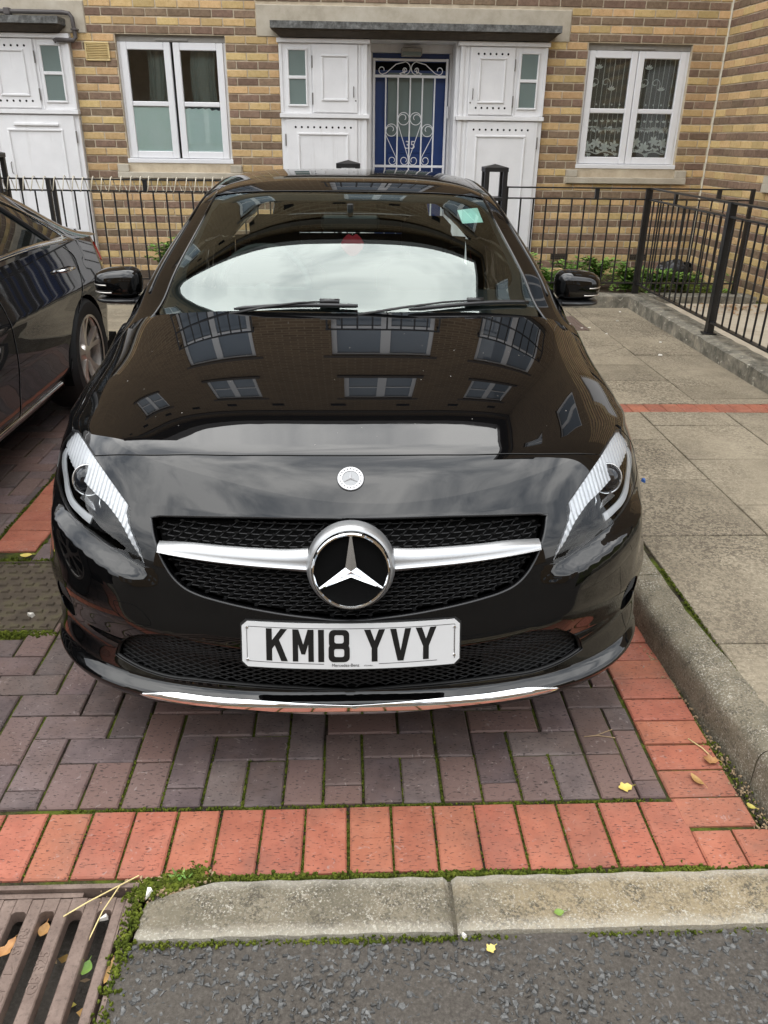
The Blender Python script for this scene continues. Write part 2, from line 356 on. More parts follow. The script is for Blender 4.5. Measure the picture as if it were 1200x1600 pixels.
def _lacquer(name, c, rough):
    t = NT(name); t.col(c).rough(t.math('MULTIPLY_ADD', t.ramp(t.noise(7, 6, .7), [(.45, (0, 0, 0)), (.8, (1, 1, 1))]), .035, rough), .55); t.bump(t.noise(7, 1, .4), .012, .004); return t.m
M['paint'] = _lacquer('black car lacquer', (.002, .002, .0022, 1), .008)
M['paint_g'] = gloss('dark grey car lacquer', (.017, .017, .018, 1), .03, .56, 0., .3)
M['grille_k'] = plain('grille black', (.006, .006, .0065), .55, .4, var=.1); M['trim'] = plain('black matt plastic', (.012, .012, .012), .5, .4, var=.1); M['trim_s'] = plain('satin black plastic', (.016, .016, .017), .28, .5, var=.1); M['gap'] = plain('dark recess', (.0025, .0025, .0025), .9, .1, var=.1)
M['silver'] = gloss('satin silver', (.42, .425, .43, 1), .35, .5, .8); M['badge_r'] = gloss('badge ring', (.42, .42, .43, 1), .3, .5, .4); M['badge_c'] = gloss('badge centre', (.20, .205, .21, 1), .3, .5, .6); M['chrome'] = gloss('chrome', (.80, .81, .82, 1), .06, .5, 1.); M['alloy'] = gloss('alloy wheel metal', (.66, .62, .58, 1), .3, .5, .9)
M['rubber'] = plain('tyre rubber', (.014, .014, .014), .75, .3, var=.2); M['plate'] = plain('white plate plastic', (.56, .56, .56), .25, .5, var=.02); M['plate_k'] = plain('black plate character', (.006, .006, .006), .4, .4)
M['screen'] = thin_glass('windscreen glass', (.70, .80, .76), 0, 1.9, (.90, 1.0, .97)); M['lens'] = thin_glass('clear lamp lens', (.95, .96, .97), 0, .85)
M['side_glass'] = gloss('dark tinted glass', (.006, .008, .008, 1), .01, .62)
M['lamp_w'] = gloss('white lamp band', (.70, .71, .72, 1), .25, .6, .3); M['lamp_c'] = gloss('lamp reflector', (.78, .79, .80, 1), .12, .5, .9); M['lamp_k'] = gloss('lamp bezel', (.035, .032, .030, 1), .2, .5, .3); M['lamp_b'] = gloss('projector glass', (.01, .012, .016, 1), .03, .6)
M['tail'] = gloss('red lamp', (.30, .012, .008, 1), .1, .5); M['dash'] = plain('dashboard plastic', (.045, .047, .045), .6, .3); M['seat'] = plain('dark seat fabric', (.05, .05, .05), .8, .2)
M['apple'] = plain('red freshener card', (.50, .03, .05), .6, .3); M['sticker'] = plain('pale green permit', (.55, .78, .72), .6, .3, var=.05)
# ================================================================== ground, bay, kerbs, pavement
PXF = 1220.
def px(p):                                          # photo pixel of a world point, to know what is in view
    d = Vector(p) - Vector((0, 0, 1.56)); z = d.dot(_fw)
    return (600 + PXF*d.dot(_rt)/z, 800 - PXF*d.dot(_u2)/z) if z > .05 else (-9999, -9999)
def inview(p, m=25):
    x, y = px(p); return -m < x < 1200+m and -m < y < 1600+m
g = MB(); g.box(-150, 150, -150, 200, -.60, -.10); tag(g.build('ground', M['asphalt']), kind='structure')
def strip(x0, x1, y0, y1, z0, z1, name, m): b = MB(); b.box(x0, x1, y0, y1, z0, z1); return tag(b.build(name, m), kind='structure')
# the road surface stops short of the open gully in its near left corner
b = MB(); b.grid(lambda i, j: (-.497+2.6*i, .2+.925*j, -.004+.0025*math.sin(31*i)*math.sin(17*j)), 40, 24); b.box(-9, -.497, -14, .74, -.09, -.004); b.box(-.497, 9, -14, .2, -.09, -.004); b.box(2.1, 9, .2, 1.12, -.09, -.004); b.box(-9, -.98, .74, 1.12, -.09, -.004)
road = tag(b.build('road', M['asphalt'], smooth=60), kind='structure')
chips = MB()
def rock(mb, c, r, fl, rng=RNG):
    n = int(rng.integers(4, 7)); a = np.sort(rng.uniform(0, 2*PI, n)); rad = r*rng.uniform(.65, 1.15, n); tx, ty = rng.uniform(-.35, .35, 2)
    lo = [(c[0]+rad[i]*math.cos(a[i])*1.12, c[1]+rad[i]*math.sin(a[i])*1.12, c[2]-r*.25) for i in range(n)]
    hi = [(c[0]+rad[i]*.82*math.cos(a[i]), c[1]+rad[i]*.82*math.sin(a[i]), c[2]+r*fl*(1+tx*math.cos(a[i])+ty*math.sin(a[i]))) for i in range(n)]
    mb.add(lo+hi, [(i, (i+1) % n, n+(i+1) % n, n+i) for i in range(n)] + [tuple(range(n, 2*n))])
for _ in range(5200):
    x, y = RNG.uniform(-.48, 1.25), RNG.uniform(.72, 1.118); r = .0022+.0078*RNG.random()**1.6
    rock(chips, (x, y, -.0035), r, RNG.uniform(.15, .5))
tag(chips.build('road_chippings', M['chip'], road), kind='stuff')

# front kerb stones along the mouth of the bay
def kerb_profile(mb, fn, pr, n, s0, s1):             # extrude profile points pr along s
    mb.grid(lambda i, j: fn(s0+(s1-s0)*i, *pr(j)), n, 24)
kerb = tag(MB().box(-.46, 3, 1.135, 1.27, -.09, -.012).build('kerb', M['kerb']), kind='structure')
def front_stone(x0, x1, worn):
    def fn(i, j):
        u = x0+(x1-x0)*i; t = j; w = .156
        e = min(i, 1-i)*(x1-x0); y = 1.122+w*t + .0012*math.sin(u*23)+.001*math.sin(u*61)
        z = .013*(1-abs(2*t-1)**5) - .004*math.exp(-((t-.38)/.16)**2) - .014*(1-min(1, e/.012))**2
        if worn and i < .22:                          # broken near corner
            k = (1-i/.22); y -= .030*k*t*1.6; z -= .010*k*k*t
        z += .0016*math.sin(u*41+t*9)*math.sin(u*17-t*13)
        if t in (0., 1.): z = -.05
        return (u, y, z)
    m = MB(); m.grid(fn, 60, 18); return m
for x0, x1, w in ((-.478, .215, True), (.224, 1.045, False), (-1.93, -.986, False), (-2.85, -1.94, False), (-3.77, -2.86, False)):
    front_stone(x0, x1, w).build('kerb_stone', M['kerb_f'], kerb, smooth=50)

# kerb beside the bay
kx = lambda y: 1.066 - .062*max(0, (y-1.5))/.75 if y < 2.2 else 1.008
def side_stone(y0, y1):
    def fn(i, j):
        y = y0+(y1-y0)*i; x = kx(y); prof = [(0, -.06), (.001, .02), (.004, .078), (.009, .100), (.020, .113), (.036, .120), (.06, .1225), (.09, .123), (.1225, .122), (.125, .05)]
        k = j*(len(prof)-1); a = int(min(k, len(prof)-2)); t = k-a; e = min(i, 1-i)*(y1-y0); d = .004*(1-min(1, e/.008))
        px_, pz = prof[a][0]*(1-t)+prof[a+1][0]*t, prof[a][1]*(1-t)+prof[a+1][1]*t
        return (x+px_+d+.0015*math.sin(y*37+pz*40), y, pz-d+.001*math.sin(y*53))
    m = MB(); m.grid(fn, 26, 18); return m
for x0, x1 in ((1.05, 1.96), (1.965, 2.64)):
    m = MB(); m.cbox(x0, x1, 1.125, 1.272, -.06, .122, .014); m.build('kerb_stone', M['kerb'], kerb)
for y0, y1 in ((1.275, 1.5465), (1.549, 2.46), (2.4625, 3.38), (3.3825, 4.3), (4.3025, 5.2), (5.2025, 5.98)):
    side_stone(y0, y1).build('kerb_stone', M['kerb'], kerb, smooth=50)

# parking bay: joint bed with every block on it
bay = tag(MB().box(-6, 1.03, 1.27, 6.0, -.09, -.009).build('parking_bay', M['joint']), kind='structure')
def block_mesh(name, lx, ly, m):
    b = MB(); c = .004; X, Y = lx/2, ly/2
    lo = [(-X, -Y, -.03), (X, -Y, -.03), (X, Y, -.03), (-X, Y, -.03)]; mi = [(-X, -Y, -c), (X, -Y, -c), (X, Y, -c), (-X, Y, -c)]
    hi = [(-X+c, -Y+c, 0), (X-c, -Y+c, 0), (X-c, Y-c, 0), (-X+c, Y-c, 0)]
    q = lambda a, b_: [(a+i, a+(i+1) % 4, b_+(i+1) % 4, b_+i) for i in range(4)]
    b.add(lo+mi+hi, q(0, 4)+q(4, 8)+[(8, 9, 10, 11)]); me = b.mesh(name, m); return me
H_ME = block_mesh('paving_block', .2, .0935, M['paver']); V_ME = block_mesh('paving_block', .0975, .194, M['paver']); HALF = block_mesh('paving_block', .0975, .0935, M['paver'])
R_V = block_mesh('red_block', .1015, .198, M['red']); R_H = block_mesh('red_block', .186, .0935, M['red']); R_S = block_mesh('red_block', .0985, .112, M['red'])
hid = MB()
def under_car(x, y): return -.74 < x < .74 and y > 2.0
def place(name, me, x, y, rz=0, sc=(1, 1, 1), force=False):
    z = RNG.uniform(-.0022, .0018); rz += RNG.normal(0, .006); ti = (RNG.normal(0, .004), RNG.normal(0, .004))
    if (inview((x, y, 0), 40) and not under_car(x, y)) or force: return inst(name, me, bay, (x+RNG.normal(0, .0008), y+RNG.normal(0, .0008), z), rz, sc, ti)
    a, c = me.vertices, me.polygons
    if y < 6 and -5.9 < x < 1: hid.mi = 1 if me.name.startswith('red') else 0; hid.add([(v.co.x*sc[0]+x, v.co.y*sc[1]+y, v.co.z) for v in a], [tuple(p.vertices) for p in c])
PX_, PY_, X0_, Y0_ = .1045, .0995, .022, 1.668
XL, XR, YB = -1.305, .826, 1.505
for k in range(-45, 12):
    for m in range(-2, 44):
        s = (k+m) % 4; x0 = X0_+PX_*k; y0 = Y0_+PY_*m; q = k % 4
        if m == -2:                                   # pieces cut against the red course
            if q == 3: x1, y1, s = x0+PX_, y0+PY_, 1
            else: x1, y1, s = x0+PX_, y0+2*PY_, 2
        elif m == -1:
            if q != 3: continue
            x1, y1, s = x0+PX_, y0+2*PY_, 2
        elif s in (1, 3): continue
        else: x1, y1 = (x0+2*PX_, y0+PY_) if s == 0 else (x0+PX_, y0+2*PY_)
        for (lo, hi) in ((XL, XR), (-6, -1.515)):
            a0, a1, b0, b1 = max(x0, lo), min(x1, hi), max(y0, YB), min(y1, 5.94)
            if a1-a0 < .02 or b1-b0 < .02: continue
            if -1.62 < (a0+a1)/2 < -1.03 and 2.30 < (b0+b1)/2 < 2.80: continue       # the inspection cover
            me, fx, fy = (H_ME, 2*PX_, PY_) if s == 0 else ((V_ME, PX_, 2*PY_) if s == 2 else (HALF, PX_, PY_))
            place('paving_block', me, (a0+a1)/2, (b0+b1)/2, 0, ((a1-a0)/fx, (b1-b0)/fy, 1))
for i in range(-24, 12):                             # red soldier course at the mouth
    x = -.449+.1082*i+.0541
    if x < .84: place('red_block', R_V, x, 1.3935 + (.0 if x > -.3 else -.002), .0)
for x in (.897, .999): place('red_block', R_S, x, 1.338)
for j in range(46): place('red_block', R_H, .927, 1.455+.1*j, .0)
for j in range(31): place('red_block', R_H, -1.41, 2.945+.0965*j, 0, (1, .985, 1))
for j in range(8): place('red_block', R_H, -1.41, 1.56+.0965*j, 0)
hid_o = tag(hid.build('hidden_blocks', [M['paver'], M['red']], bay), kind='stuff')

# pavement slabs
pave = tag(MB().box(1.12, 2.64, 1.2, 6.0, -.09, .108).box(-9, 2.64, 6.0, 7.5, -.09, .108).build('pavement', M['joint']), kind='structure')
def slab_mesh(x0, x1, y0, y1, cut=None):
    b = MB(); c = .004; gpx = .0035; x0 += gpx; x1 -= gpx; y0 += gpx; y1 -= gpx
    poly = cut or [(x0, y0), (x1, y0), (x1, y1), (x0, y1)]; n = len(poly); cx = sum(p[0] for p in poly)/n; cy = sum(p[1] for p in poly)/n
    ins = [(p[0]+(cx-p[0])*c*2, p[1]+(cy-p[1])*c*2) for p in poly]; dz = [RNG.normal(0, .0016) for _ in range(n)]
    b.add([(p[0], p[1], .06) for p in poly]+[(p[0], p[1], .1165+dz[i]) for i, p in enumerate(poly)]+[(p[0], p[1], .12+dz[i]) for i, p in enumerate(ins)],
          [(i, (i+1) % n, n+(i+1) % n, n+i) for i in range(n)]+[(n+i, n+(i+1) % n, 2*n+(i+1) % n, 2*n+i) for i in range(n)]+[tuple(range(2*n, 3*n))])
    return b
def slab(x0, x1, y0, y1, cut=None): slab_mesh(x0, x1, y0, y1, cut).build('paving_slab', M['slab'], pave, org=((x0+x1)/2, (y0+y1)/2, .12))
for ys, x0, x1 in (((1.275, 2.02, 2.77, 3.342, 3.88, 4.345), 1.155, 1.688), ((1.275, 1.55, 2.3, 3.055, 3.602, 4.108, 4.345), 1.688, 2.20), ((1.275, 1.75, 2.6, 3.4, 4.345), 2.20, 2.64)):
    for a, c in zip(ys, ys[1:]): slab(x0, x1, a, c)
for i in range(16):
    x = 1.03+.1045*i
    if x < 2.6: inst('red_block', R_V, pave, (x+.05, 4.425, .121), .0, (1, .76, 1))
for ys, x0, x1 in (((4.505, 5.01, 5.41), 1.02, 2.11), ((4.505, 4.605, 4.89, 5.70, 6.30, 6.9, 7.5), 2.11, 2.64)):
    for a, c in zip(ys, ys[1:]): slab(x0, x1, a, c)
slab(1.02, 2.11, 5.41, 5.98, [(1.03, 5.413), (2.107, 5.413), (2.107, 5.93), (1.76, 5.585), (1.03, 5.30+.113)])
slab(1.02, 2.11, 5.413, 5.98, [(1.03, 5.42), (1.755, 5.592), (2.105, 5.94), (2.105, 5.975), (1.03, 5.975)])
for a, c in zip((1.02, 1.79, 2.11), (1.79, 2.11, 2.11)):
    if c > a: slab(a, c, 5.985, 6.52)
slab(2.0, 2.11, 6.525, 7.5); slab(1.02, 1.80, 6.525, 7.5); slab(1.80, 2.0, 7.1, 7.5)
for i in range(9):
    for ys in ((6.0, 6.5), (6.5, 7.0), (7.0, 7.5)): slab(-6.6+.84*i, -6.6+.84*(i+1)+(.06 if i == 8 else 0), *ys)
tag(MB().box(-9, 1.0, 5.94, 6.0, -.09, .121).build('kerb', M['kerb']), kind='structure')
cv = thing('access_cover', 'rusty brown square cover set in the slabs beside the black wing mirror', 'cover', (1.9, 6.81, .11))
b = MB(); b.box(1.805, 1.995, 6.53, 7.095, .09, .121); b.build('lid', M['iron'], cv)
b = MB()
for i in range(5):
    for j in range(12): b.cbox(1.82+.034*i, 1.843+.034*i, 6.55+.045*j, 6.58+.045*j, .12, .125, .002)
b.build('tread', M['iron'], cv)

# inspection cover with raised studs on the left
cv = thing('inspection_cover', 'mossy square cover with raised studs set in the block paving', 'manhole cover', (-1.33, 2.55, 0))
b = MB(); b.cbox(-1.615, -1.035, 2.305, 2.80, -.04, .002, .004); b.build('lid', M['cover'], cv)
b = MB(); b.mi = 0
for i in range(11):
    for j in range(10):
        cx, cy = -1.585+.05*i+(.025 if j % 2 else 0), 2.335+.0475*j
        if cx > -1.06: continue
        b.obj = None; w = .015; a = .25
        b.add([(cx-w, cy-.011, .002), (cx+w, cy-.011, .002), (cx+w, cy+.011, .002), (cx-w, cy+.011, .002), (cx-w+.004, cy-.007, .0085), (cx+w-.004, cy-.007, .0085), (cx+w-.004, cy+.007, .0085), (cx-w+.004, cy+.007, .0085)], [(4, 5, 6, 7), (0, 1, 5, 4), (1, 2, 6, 5), (2, 3, 7, 6), (3, 0, 4, 7)])
b.build('tread_studs', M['cover'], cv)
b = MB(); b.tube([(-1.605, 2.315, .003), (-1.045, 2.315, .003), (-1.045, 2.79, .003), (-1.605, 2.79, .003)], .006, 6, True); b.build('rim', M['cover'], cv)

# gully grate in the near left corner
gr = thing('gully_grate', 'rusty cast iron gully grate with leaves in its slots', 'drain grate', (-.74, 1.0, 0))
b = MB(); b.box(-.98, -.497, .74, .755, -.3, -.006); b.box(-.98, -.497, 1.262, 1.274, -.3, .004); b.box(-.98, -.97, .755, 1.262, -.3, -.006); b.box(-.507, -.497, .755, 1.262, -.3, -.003)
b.box(-.97, -.62, 1.247, 1.259, -.05, -.006); b.build('frame', M['iron'], gr)
b = MB(); b.box(-.97, -.507, .755, 1.262, -.32, -.16); b.build('silt', M['soil'], gr)
slots = [(-.965, -.955)]; xs = [-.888, -.825, -.762, -.70, -.639, -.574]
lid = MB(); z0, z1 = -.035, -.003
SL = [(x, x+.0325, 1.211) for x in xs] + [(-.5185, -.508, 1.138)]
def bar(x0, x1, y0, y1): lid.cbox(x0, x1, y0, y1, z0, z1, .0025)
edges = [-.965] + [e for s in SL for e in s[:2]]
for i, sl in enumerate(SL):
    x0 = edges[2*i]; x1 = sl[0]; bar(x0, x1, .78, 1.243)
for sl in SL:                                         # rounded slot ends
    x0, x1, yt = sl; r = .010
    pts = [(x0, 1.243), (x0, yt-r)] + [(x0+r-r*math.cos(a), yt-r+r*math.sin(a)) for a in np.linspace(.2, PI/2, 5)] + [(x1-r+r*math.sin(a), yt-r+r*math.cos(a)) for a in np.linspace(0, PI/2-.2, 5)] + [(x1, yt-r), (x1, 1.243)]
    lid.prism(pts[::-1], lambda a, b_, d: (a, b_, d), z0, z1-.0003)
lid.box(-.965, -.5085, .757, .78, z0, z1)
lid.build('bars', M['iron'], gr)
def text_obj(name, body, size, mat, parent, at, rot, ext=.001, align='CENTER', sx=1.0):
    c = bpy.data.curves.new(name, 'FONT'); c.body = body; c.size = size; c.extrude = ext; c.align_x = align; c.align_y = 'CENTER'; c.resolution_u = 3
    t = bpy.data.objects.new(name, c); COL.objects.link(t); bpy.context.view_layer.update()
    me = bpy.data.meshes.new_from_object(t.evaluated_get(bpy.context.evaluated_depsgraph_get())); me.name = name
    bpy.data.objects.remove(t); me.materials.clear(); me.materials.append(mat)
    o = bpy.data.objects.new(name, me); link(o, parent, at); o.rotation_euler = rot; o.scale = (sx, 1, 1); return o
text_obj('lettering', 'GB 325', .031, M['iron'], gr, (-.6545, 1.068, -.0028), (0, 0, PI/2), .0012)
text_obj('lettering', 'ST/R5', .026, M['iron'], gr, (-.716, 1.140, -.0028), (0, 0, PI/2), .0012)
text_obj('lettering', 'D/', .029, M['iron'], gr, (-.716, 1.022, -.0028), (0, 0, PI/2), .0012)
text_obj('lettering', '65', .029, M['iron'], gr, (-.778, 1.165, -.0028), (0, 0, PI/2), .0012)
b = MB(); b.prism([(-.725, 1.066), (-.707, 1.066), (-.716, 1.088)], lambda a, c, d: (a+0*d, c, d), -.004, -.0014); b.build('arrow_mark', M['iron'], gr)
# ================================================================== the terraced house
YF = 9.3
house = thing('terraced_house', 'yellow and brown banded brick house with blue door 35 between white cupboards', 'house', (.65, 9.3, 0))
HOLES = [(-2.39, -1.285, 1.285, 2.475), (2.465, 3.56, 1.285, 2.475), (-.74, 2.04, -.2, 2.47), (-4.95, -2.84, -.2, 2.47), (-.955, 2.255, 2.47, 2.757), (-5.0, -2.665, 2.47, 2.757)]
SILLS = [(-2.515, -1.185, 1.132, 1.275), (2.36, 3.70, 1.132, 1.275)]
def wall_cells(x0, x1, z0, z1, holes):
    xs = sorted({x0, x1, *[min(max(h[i], x0), x1) for h in holes for i in (0, 1)]}); zs = sorted({z0, z1, *[min(max(h[i], z0), z1) for h in holes for i in (2, 3)]})
    for a, b in zip(xs, xs[1:]):
        for c, d in zip(zs, zs[1:]):
            mx, mz_ = (a+b)/2, (c+d)/2
            if not any(h[0] < mx < h[1] and h[2] < mz_ < h[3] for h in holes): yield a, b, c, d
wall = MB()
for a, b, c, d in wall_cells(-4.95, 3.93, -.1, 3.06, HOLES[:4]): wall.box(a, b, YF+.004, YF+.22, c, d)
wall_o = wall.build('wall', M['mortar'], house)
def brick_mesh(name, m):
    b = MB(); b.cbox(-.1055, .1055, -.004, .05, -.0312, .0312, .0035); return b.mesh(name, m)
BY, BD = brick_mesh('brick', M['brick_y']), brick_mesh('brick', M['brick_d'])
bricks = []
def course_bricks(x0, x1, z, dark, off):
    P_ = .2205; k0 = math.floor((x0-off)/P_)
    for k in range(k0, k0+int((x1-x0)/P_)+3):
        a, b = max(off+P_*k+.006, x0), min(off+P_*(k+1)-.006, x1)
        segs = [(a, b)]
        for h in HOLES + SILLS:
            if h[2]-.006 < z < h[3]+.006:
                ns = []
                for (p, q) in segs:
                    if h[1] <= p or h[0] >= q: ns.append((p, q))
                    else:
                        if p < h[0]-.012: ns.append((p, h[0]-.006))
                        if q > h[1]+.012: ns.append((h[1]+.006, q))
                segs = ns
        for p, q in segs:
            if q-p > .02: bricks.append((p, q, z, dark))
for n in range(-7, 14):
    zd = 1.0165+.15*n
    course_bricks(-4.94, 3.905, zd, True, -2.504); course_bricks(-4.94, 3.905, zd+.075, False, -2.504+.108)
WX, WY = 3.912, 9.3; WA = math.radians(3.0)          # the return wall runs from the corner towards the street
wd = Vector((math.sin(WA), -math.cos(WA), 0)); wnrm = Vector((-math.cos(WA), -math.sin(WA), 0))
wb = []
for n in range(-7, 14):
    for dark, z in ((True, 1.0165+.15*n), (False, 1.0915+.15*n)):
        off = -.09 if dark else .02
        for k in range(0, 24):
            a, b = max(.012, off+.2205*k+.005), off+.2205*(k+1)-.005
            if 1.36 < a and 1.36 < b < 3.0 and 1.13 < z < 2.47: continue
            if b-a > .02: wb.append((a, min(b, 5.0), z, dark))
def shown(p): return inview(p, 8)
cand = []
for i, (p, q, z, d) in enumerate(bricks):
    c = ((p+q)/2, YF, z)
    if shown(c) and not (-1.9 < c[0] < 2.2 and z < 1.02) and not (c[0] < -2.0 and z < .5): cand.append(((q-p)*(1+.1*z), 0, i))
for i, (p, q, z, d) in enumerate(wb):
    c = Vector((WX, WY, z)) + wd*(p+q)/2
    if shown(c) and z > .3: cand.append(((q-p)*.55, 1, i))
cand.sort(reverse=True); own = {(t, i) for _, t, i in cand[:300]}
rest = MB()
def add_rest(c, ex, ey, w, z, d):
    rest.mi = 1 if d else 0; t = MB(); t.cbox(-w/2, w/2, -.004, .05, -.0325, .0325, .0035)
    rest.add([Vector(c)+ex*v[0]+ey*v[1]+Vector((0, 0, v[2])) for v in t.v], t.f)
for i, (p, q, z, d) in enumerate(bricks):
    c = Vector(((p+q)/2, YF+RNG.normal(0, .0012), z+RNG.normal(0, .001)))
    if (0, i) in own: inst('brick', BD if d else BY, wall_o, c, RNG.normal(0, .003), ((q-p)/.211, 1, 1), (0, RNG.normal(0, .004)))
    else: add_rest(c, Vector((1, 0, 0)), Vector((0, 1, 0)), q-p, z, d)
wing = MB()
def wpt(s, t, z): return Vector((WX, WY, z)) + wd*s - wnrm*t
def wbox(mb, s0, s1, t0, t1, z0, z1):
    vs = [wpt(s, t, z) for z in (z0, z1) for s, t in ((s0, t0), (s1, t0), (s1, t1), (s0, t1))]
    mb.add(vs, [(3, 2, 1, 0), (4, 5, 6, 7), (0, 1, 5, 4), (1, 2, 6, 5), (2, 3, 7, 6), (3, 0, 4, 7)])
for a, b, c, d in wall_cells(0.0, 5.0, -.1, 3.06, [(1.36, 2.9, 1.27, 2.47)]): wbox(wing, a, b, .004, .22, c, d)
wing_o = wing.build('wing_wall', M['mortar'], house)
for i, (p, q, z, d) in enumerate(wb):
    c = Vector((WX, WY, z+RNG.normal(0, .001))) + wd*(p+q)/2
    rz = math.atan2(wd.y, wd.x)+PI
    if (1, i) in own: inst('brick', BD if d else BY, wing_o, c, rz+PI, ((q-p)/.211, 1, 1))
    else: add_rest(c, wd, -wnrm, q-p, z, d)
tag(rest.build('remaining_bricks', [M['brick_y'], M['brick_d']], house), kind='stuff')
HT = 9.6                                             # upper storeys, seen mirrored in the bonnet and windscreen
UW = [(cx-w/2, cx+w/2, z0, z1) for cx in (-5.0, -2.2, .45, 2.75) for (w, z0, z1) in ((1.45, 3.55, 5.55), (1.15, 6.7, 8.05)) if not (cx < -4 and w > 1.3)]
b = MB()
for a, c, d, e in wall_cells(-9.0, 3.93, 3.062, HT, UW): b.box(a, c, YF, YF+.25, d, e)
for a, c, d, e in wall_cells(0., 6.2, 3.062, HT, [(2.2, 3.4, 3.6, 5.5), (2.2, 3.4, 6.7, 8.05)]): wbox(b, a, c, 0, .25, d, e)
wbox(b, 5.0, 6.2, .004, .25, -.1, 3.06); up_o = b.build('upper_wall', M['far_brick'], house)
M['pane_blue'] = gloss('window pane', (.20, .24, .29, 1), .03, .6)
for (x0, x1, z0, z1) in UW:
    f = MB(); y = YF+.06; fw = .07; xm = (x0+x1)/2; big = z1 < 6
    for a, c, d, e in ((x0, x1, z0, z0+fw), (x0, x1, z1-fw, z1), (x0, x0+fw, z0+fw, z1-fw), (x1-fw, x1, z0+fw, z1-fw), (xm-fw, xm+fw, z0+fw, z1-fw)): f.box(a, c, y, y+.06, d, e)
    for p0, p1 in ((x0+fw, xm-fw), (xm+fw, x1-fw)): f.box(p0, p1, y+.01, y+.05, (z0+z1)/2-.03, (z0+z1)/2+.03)
    fo = f.build('window', M['upvc'], house)
    p = MB(); p.box(x0+.02, x1-.02, y+.03, y+.035, z0+.02, z1-.02); p.build('pane', M['pane_blue'], fo)
    s = MB(); s.box(x0-.10, x1+.10, YF-.05, YF+.06, z0-.13, z0-.004); s.box(x0-.12, x1+.12, YF-.012, YF+.06, z1+.004, z1+.11); s.build('sill', M['soffit'], fo)
    if big:
        r = MB()
        for k in range(9): xx = x0-.05+(x1-x0+.1)*k/8; r.box(xx-.012, xx+.012, YF-.16, YF-.136, z0-.05, z0+.95)
        for zz in (z0-.05, z0+.45, z0+.95): r.box(x0-.07, x1+.07, YF-.165, YF-.13, zz-.015, zz+.015)
        r.box(x0-.06, x0-.03, YF-.13, YF, z0+.9, z0+.96); r.box(x1+.03, x1+.06, YF-.13, YF, z0+.9, z0+.96); r.build('balcony_rail', M['bar_black'], fo)
for s0, s1, z0, z1 in ((2.2, 3.4, 3.6, 5.5), (2.2, 3.4, 6.7, 8.05)):
    f = MB(); wbox(f, s0, s1, .06, .12, z0, z0+.08); wbox(f, s0, s1, .06, .12, z1-.08, z1); wbox(f, s0, s0+.08, .06, .12, z0+.08, z1-.08); wbox(f, s1-.08, s1, .06, .12, z0+.08, z1-.08); wbox(f, (s0+s1)/2-.06, (s0+s1)/2+.06, .06, .12, z0+.08, z1-.08); fo = f.build('window', M['upvc'], house)
    p = MB(); wbox(p, s0+.02, s1-.02, .09, .095, z0+.02, z1-.02); p.build('pane', M['pane_blue'], fo)
b = MB()
for k in range(11): b.box(-8.2+1.12*k, -7.95+1.12*k, YF-.012, YF-.002, 8.45, 8.6)
b.build('vent_blocks', M['hole'], house)
b = MB(); b.box(-9, 3.9, YF-.035, YF-.001, 8.95, 9.1); wbox(b, .04, 6.2, -.035, -.001, 8.95, 9.1); b.build('string_course', M['soffit'], house)
b = MB(); b.box(-9, 3.6, YF-.30, YF+.2, HT-.22, HT); wbox(b, -.2, 6.5, -.30, .2, HT-.22, HT); b.build('eaves', M['pipe'], house)
b = MB(); b.add([(-9, YF-.3, HT+.002), (3.6, YF-.3, HT+.002), (3.6, YF+4.5, HT+1.8), (-9, YF+4.5, HT+1.8)], [(0, 1, 2, 3)]); v0, v1 = wpt(-.2, -.3, HT+.002), wpt(6.5, -.3, HT+.002); b.add([v0, v1, v1+Vector((4, 0, 1.7)), v0+Vector((4, 0, 1.7))], [(0, 1, 2, 3)]); b.build('roof', M['lead'], house)
b = MB(); b.box(-9, -4.96, YF, YF+.25, -.1, 3.06); b.build('side_wall', M['far_brick'], house)
b = MB(); wbox(b, 6.2, 6.45, 0, 5, -.1, HT-.23); b.build('end_wall', M['far_brick'], house)
b = MB(); wbox(b, 1.30, 2.96, -.035, .2, 1.135, 1.205); wbox(b, 1.30, 1.40, -.03, .2, 1.206, 1.275); b.build('sill', M['stone'], house)
b = MB(); wbox(b, 1.37, 2.89, .06, .1, 1.28, 2.46); b.build('window', M['upvc'], house)
b = MB(); b.tube([(WX-.004, WY-.004, .05), (WX-.006, WY-.004, 3.0)], .012, 6); b.build('corner_joint', M['wire'], house)

# stone lintels
for x0, x1 in ((-.955, 2.255), (-5.0, -2.665)):
    b = MB(); b.cbox(x0, x1, YF-.010, YF+.2, 2.474, 2.754, .006); b.build('lintel', M['stone'], house)
# window sills and aprons
for a in (-2.515, 2.36):
    w = 1.33 if a < 0 else 1.34
    b = MB(); b.cbox(a, a+w, YF-.045, YF+.12, 1.134, 1.196, .005); b.cbox(a+.002, a+.122, YF-.035, YF+.1, 1.197, 1.272, .005); b.cbox(a+w-.122, a+w-.002, YF-.035, YF+.1, 1.197, 1.272, .005)
    s = b.build('sill', M['stone'], house)
    b = MB(); b.box(a+.124, a+w-.124, YF+.03, YF+.12, 1.197, 1.284); b.build('apron', M['soffit'], house)
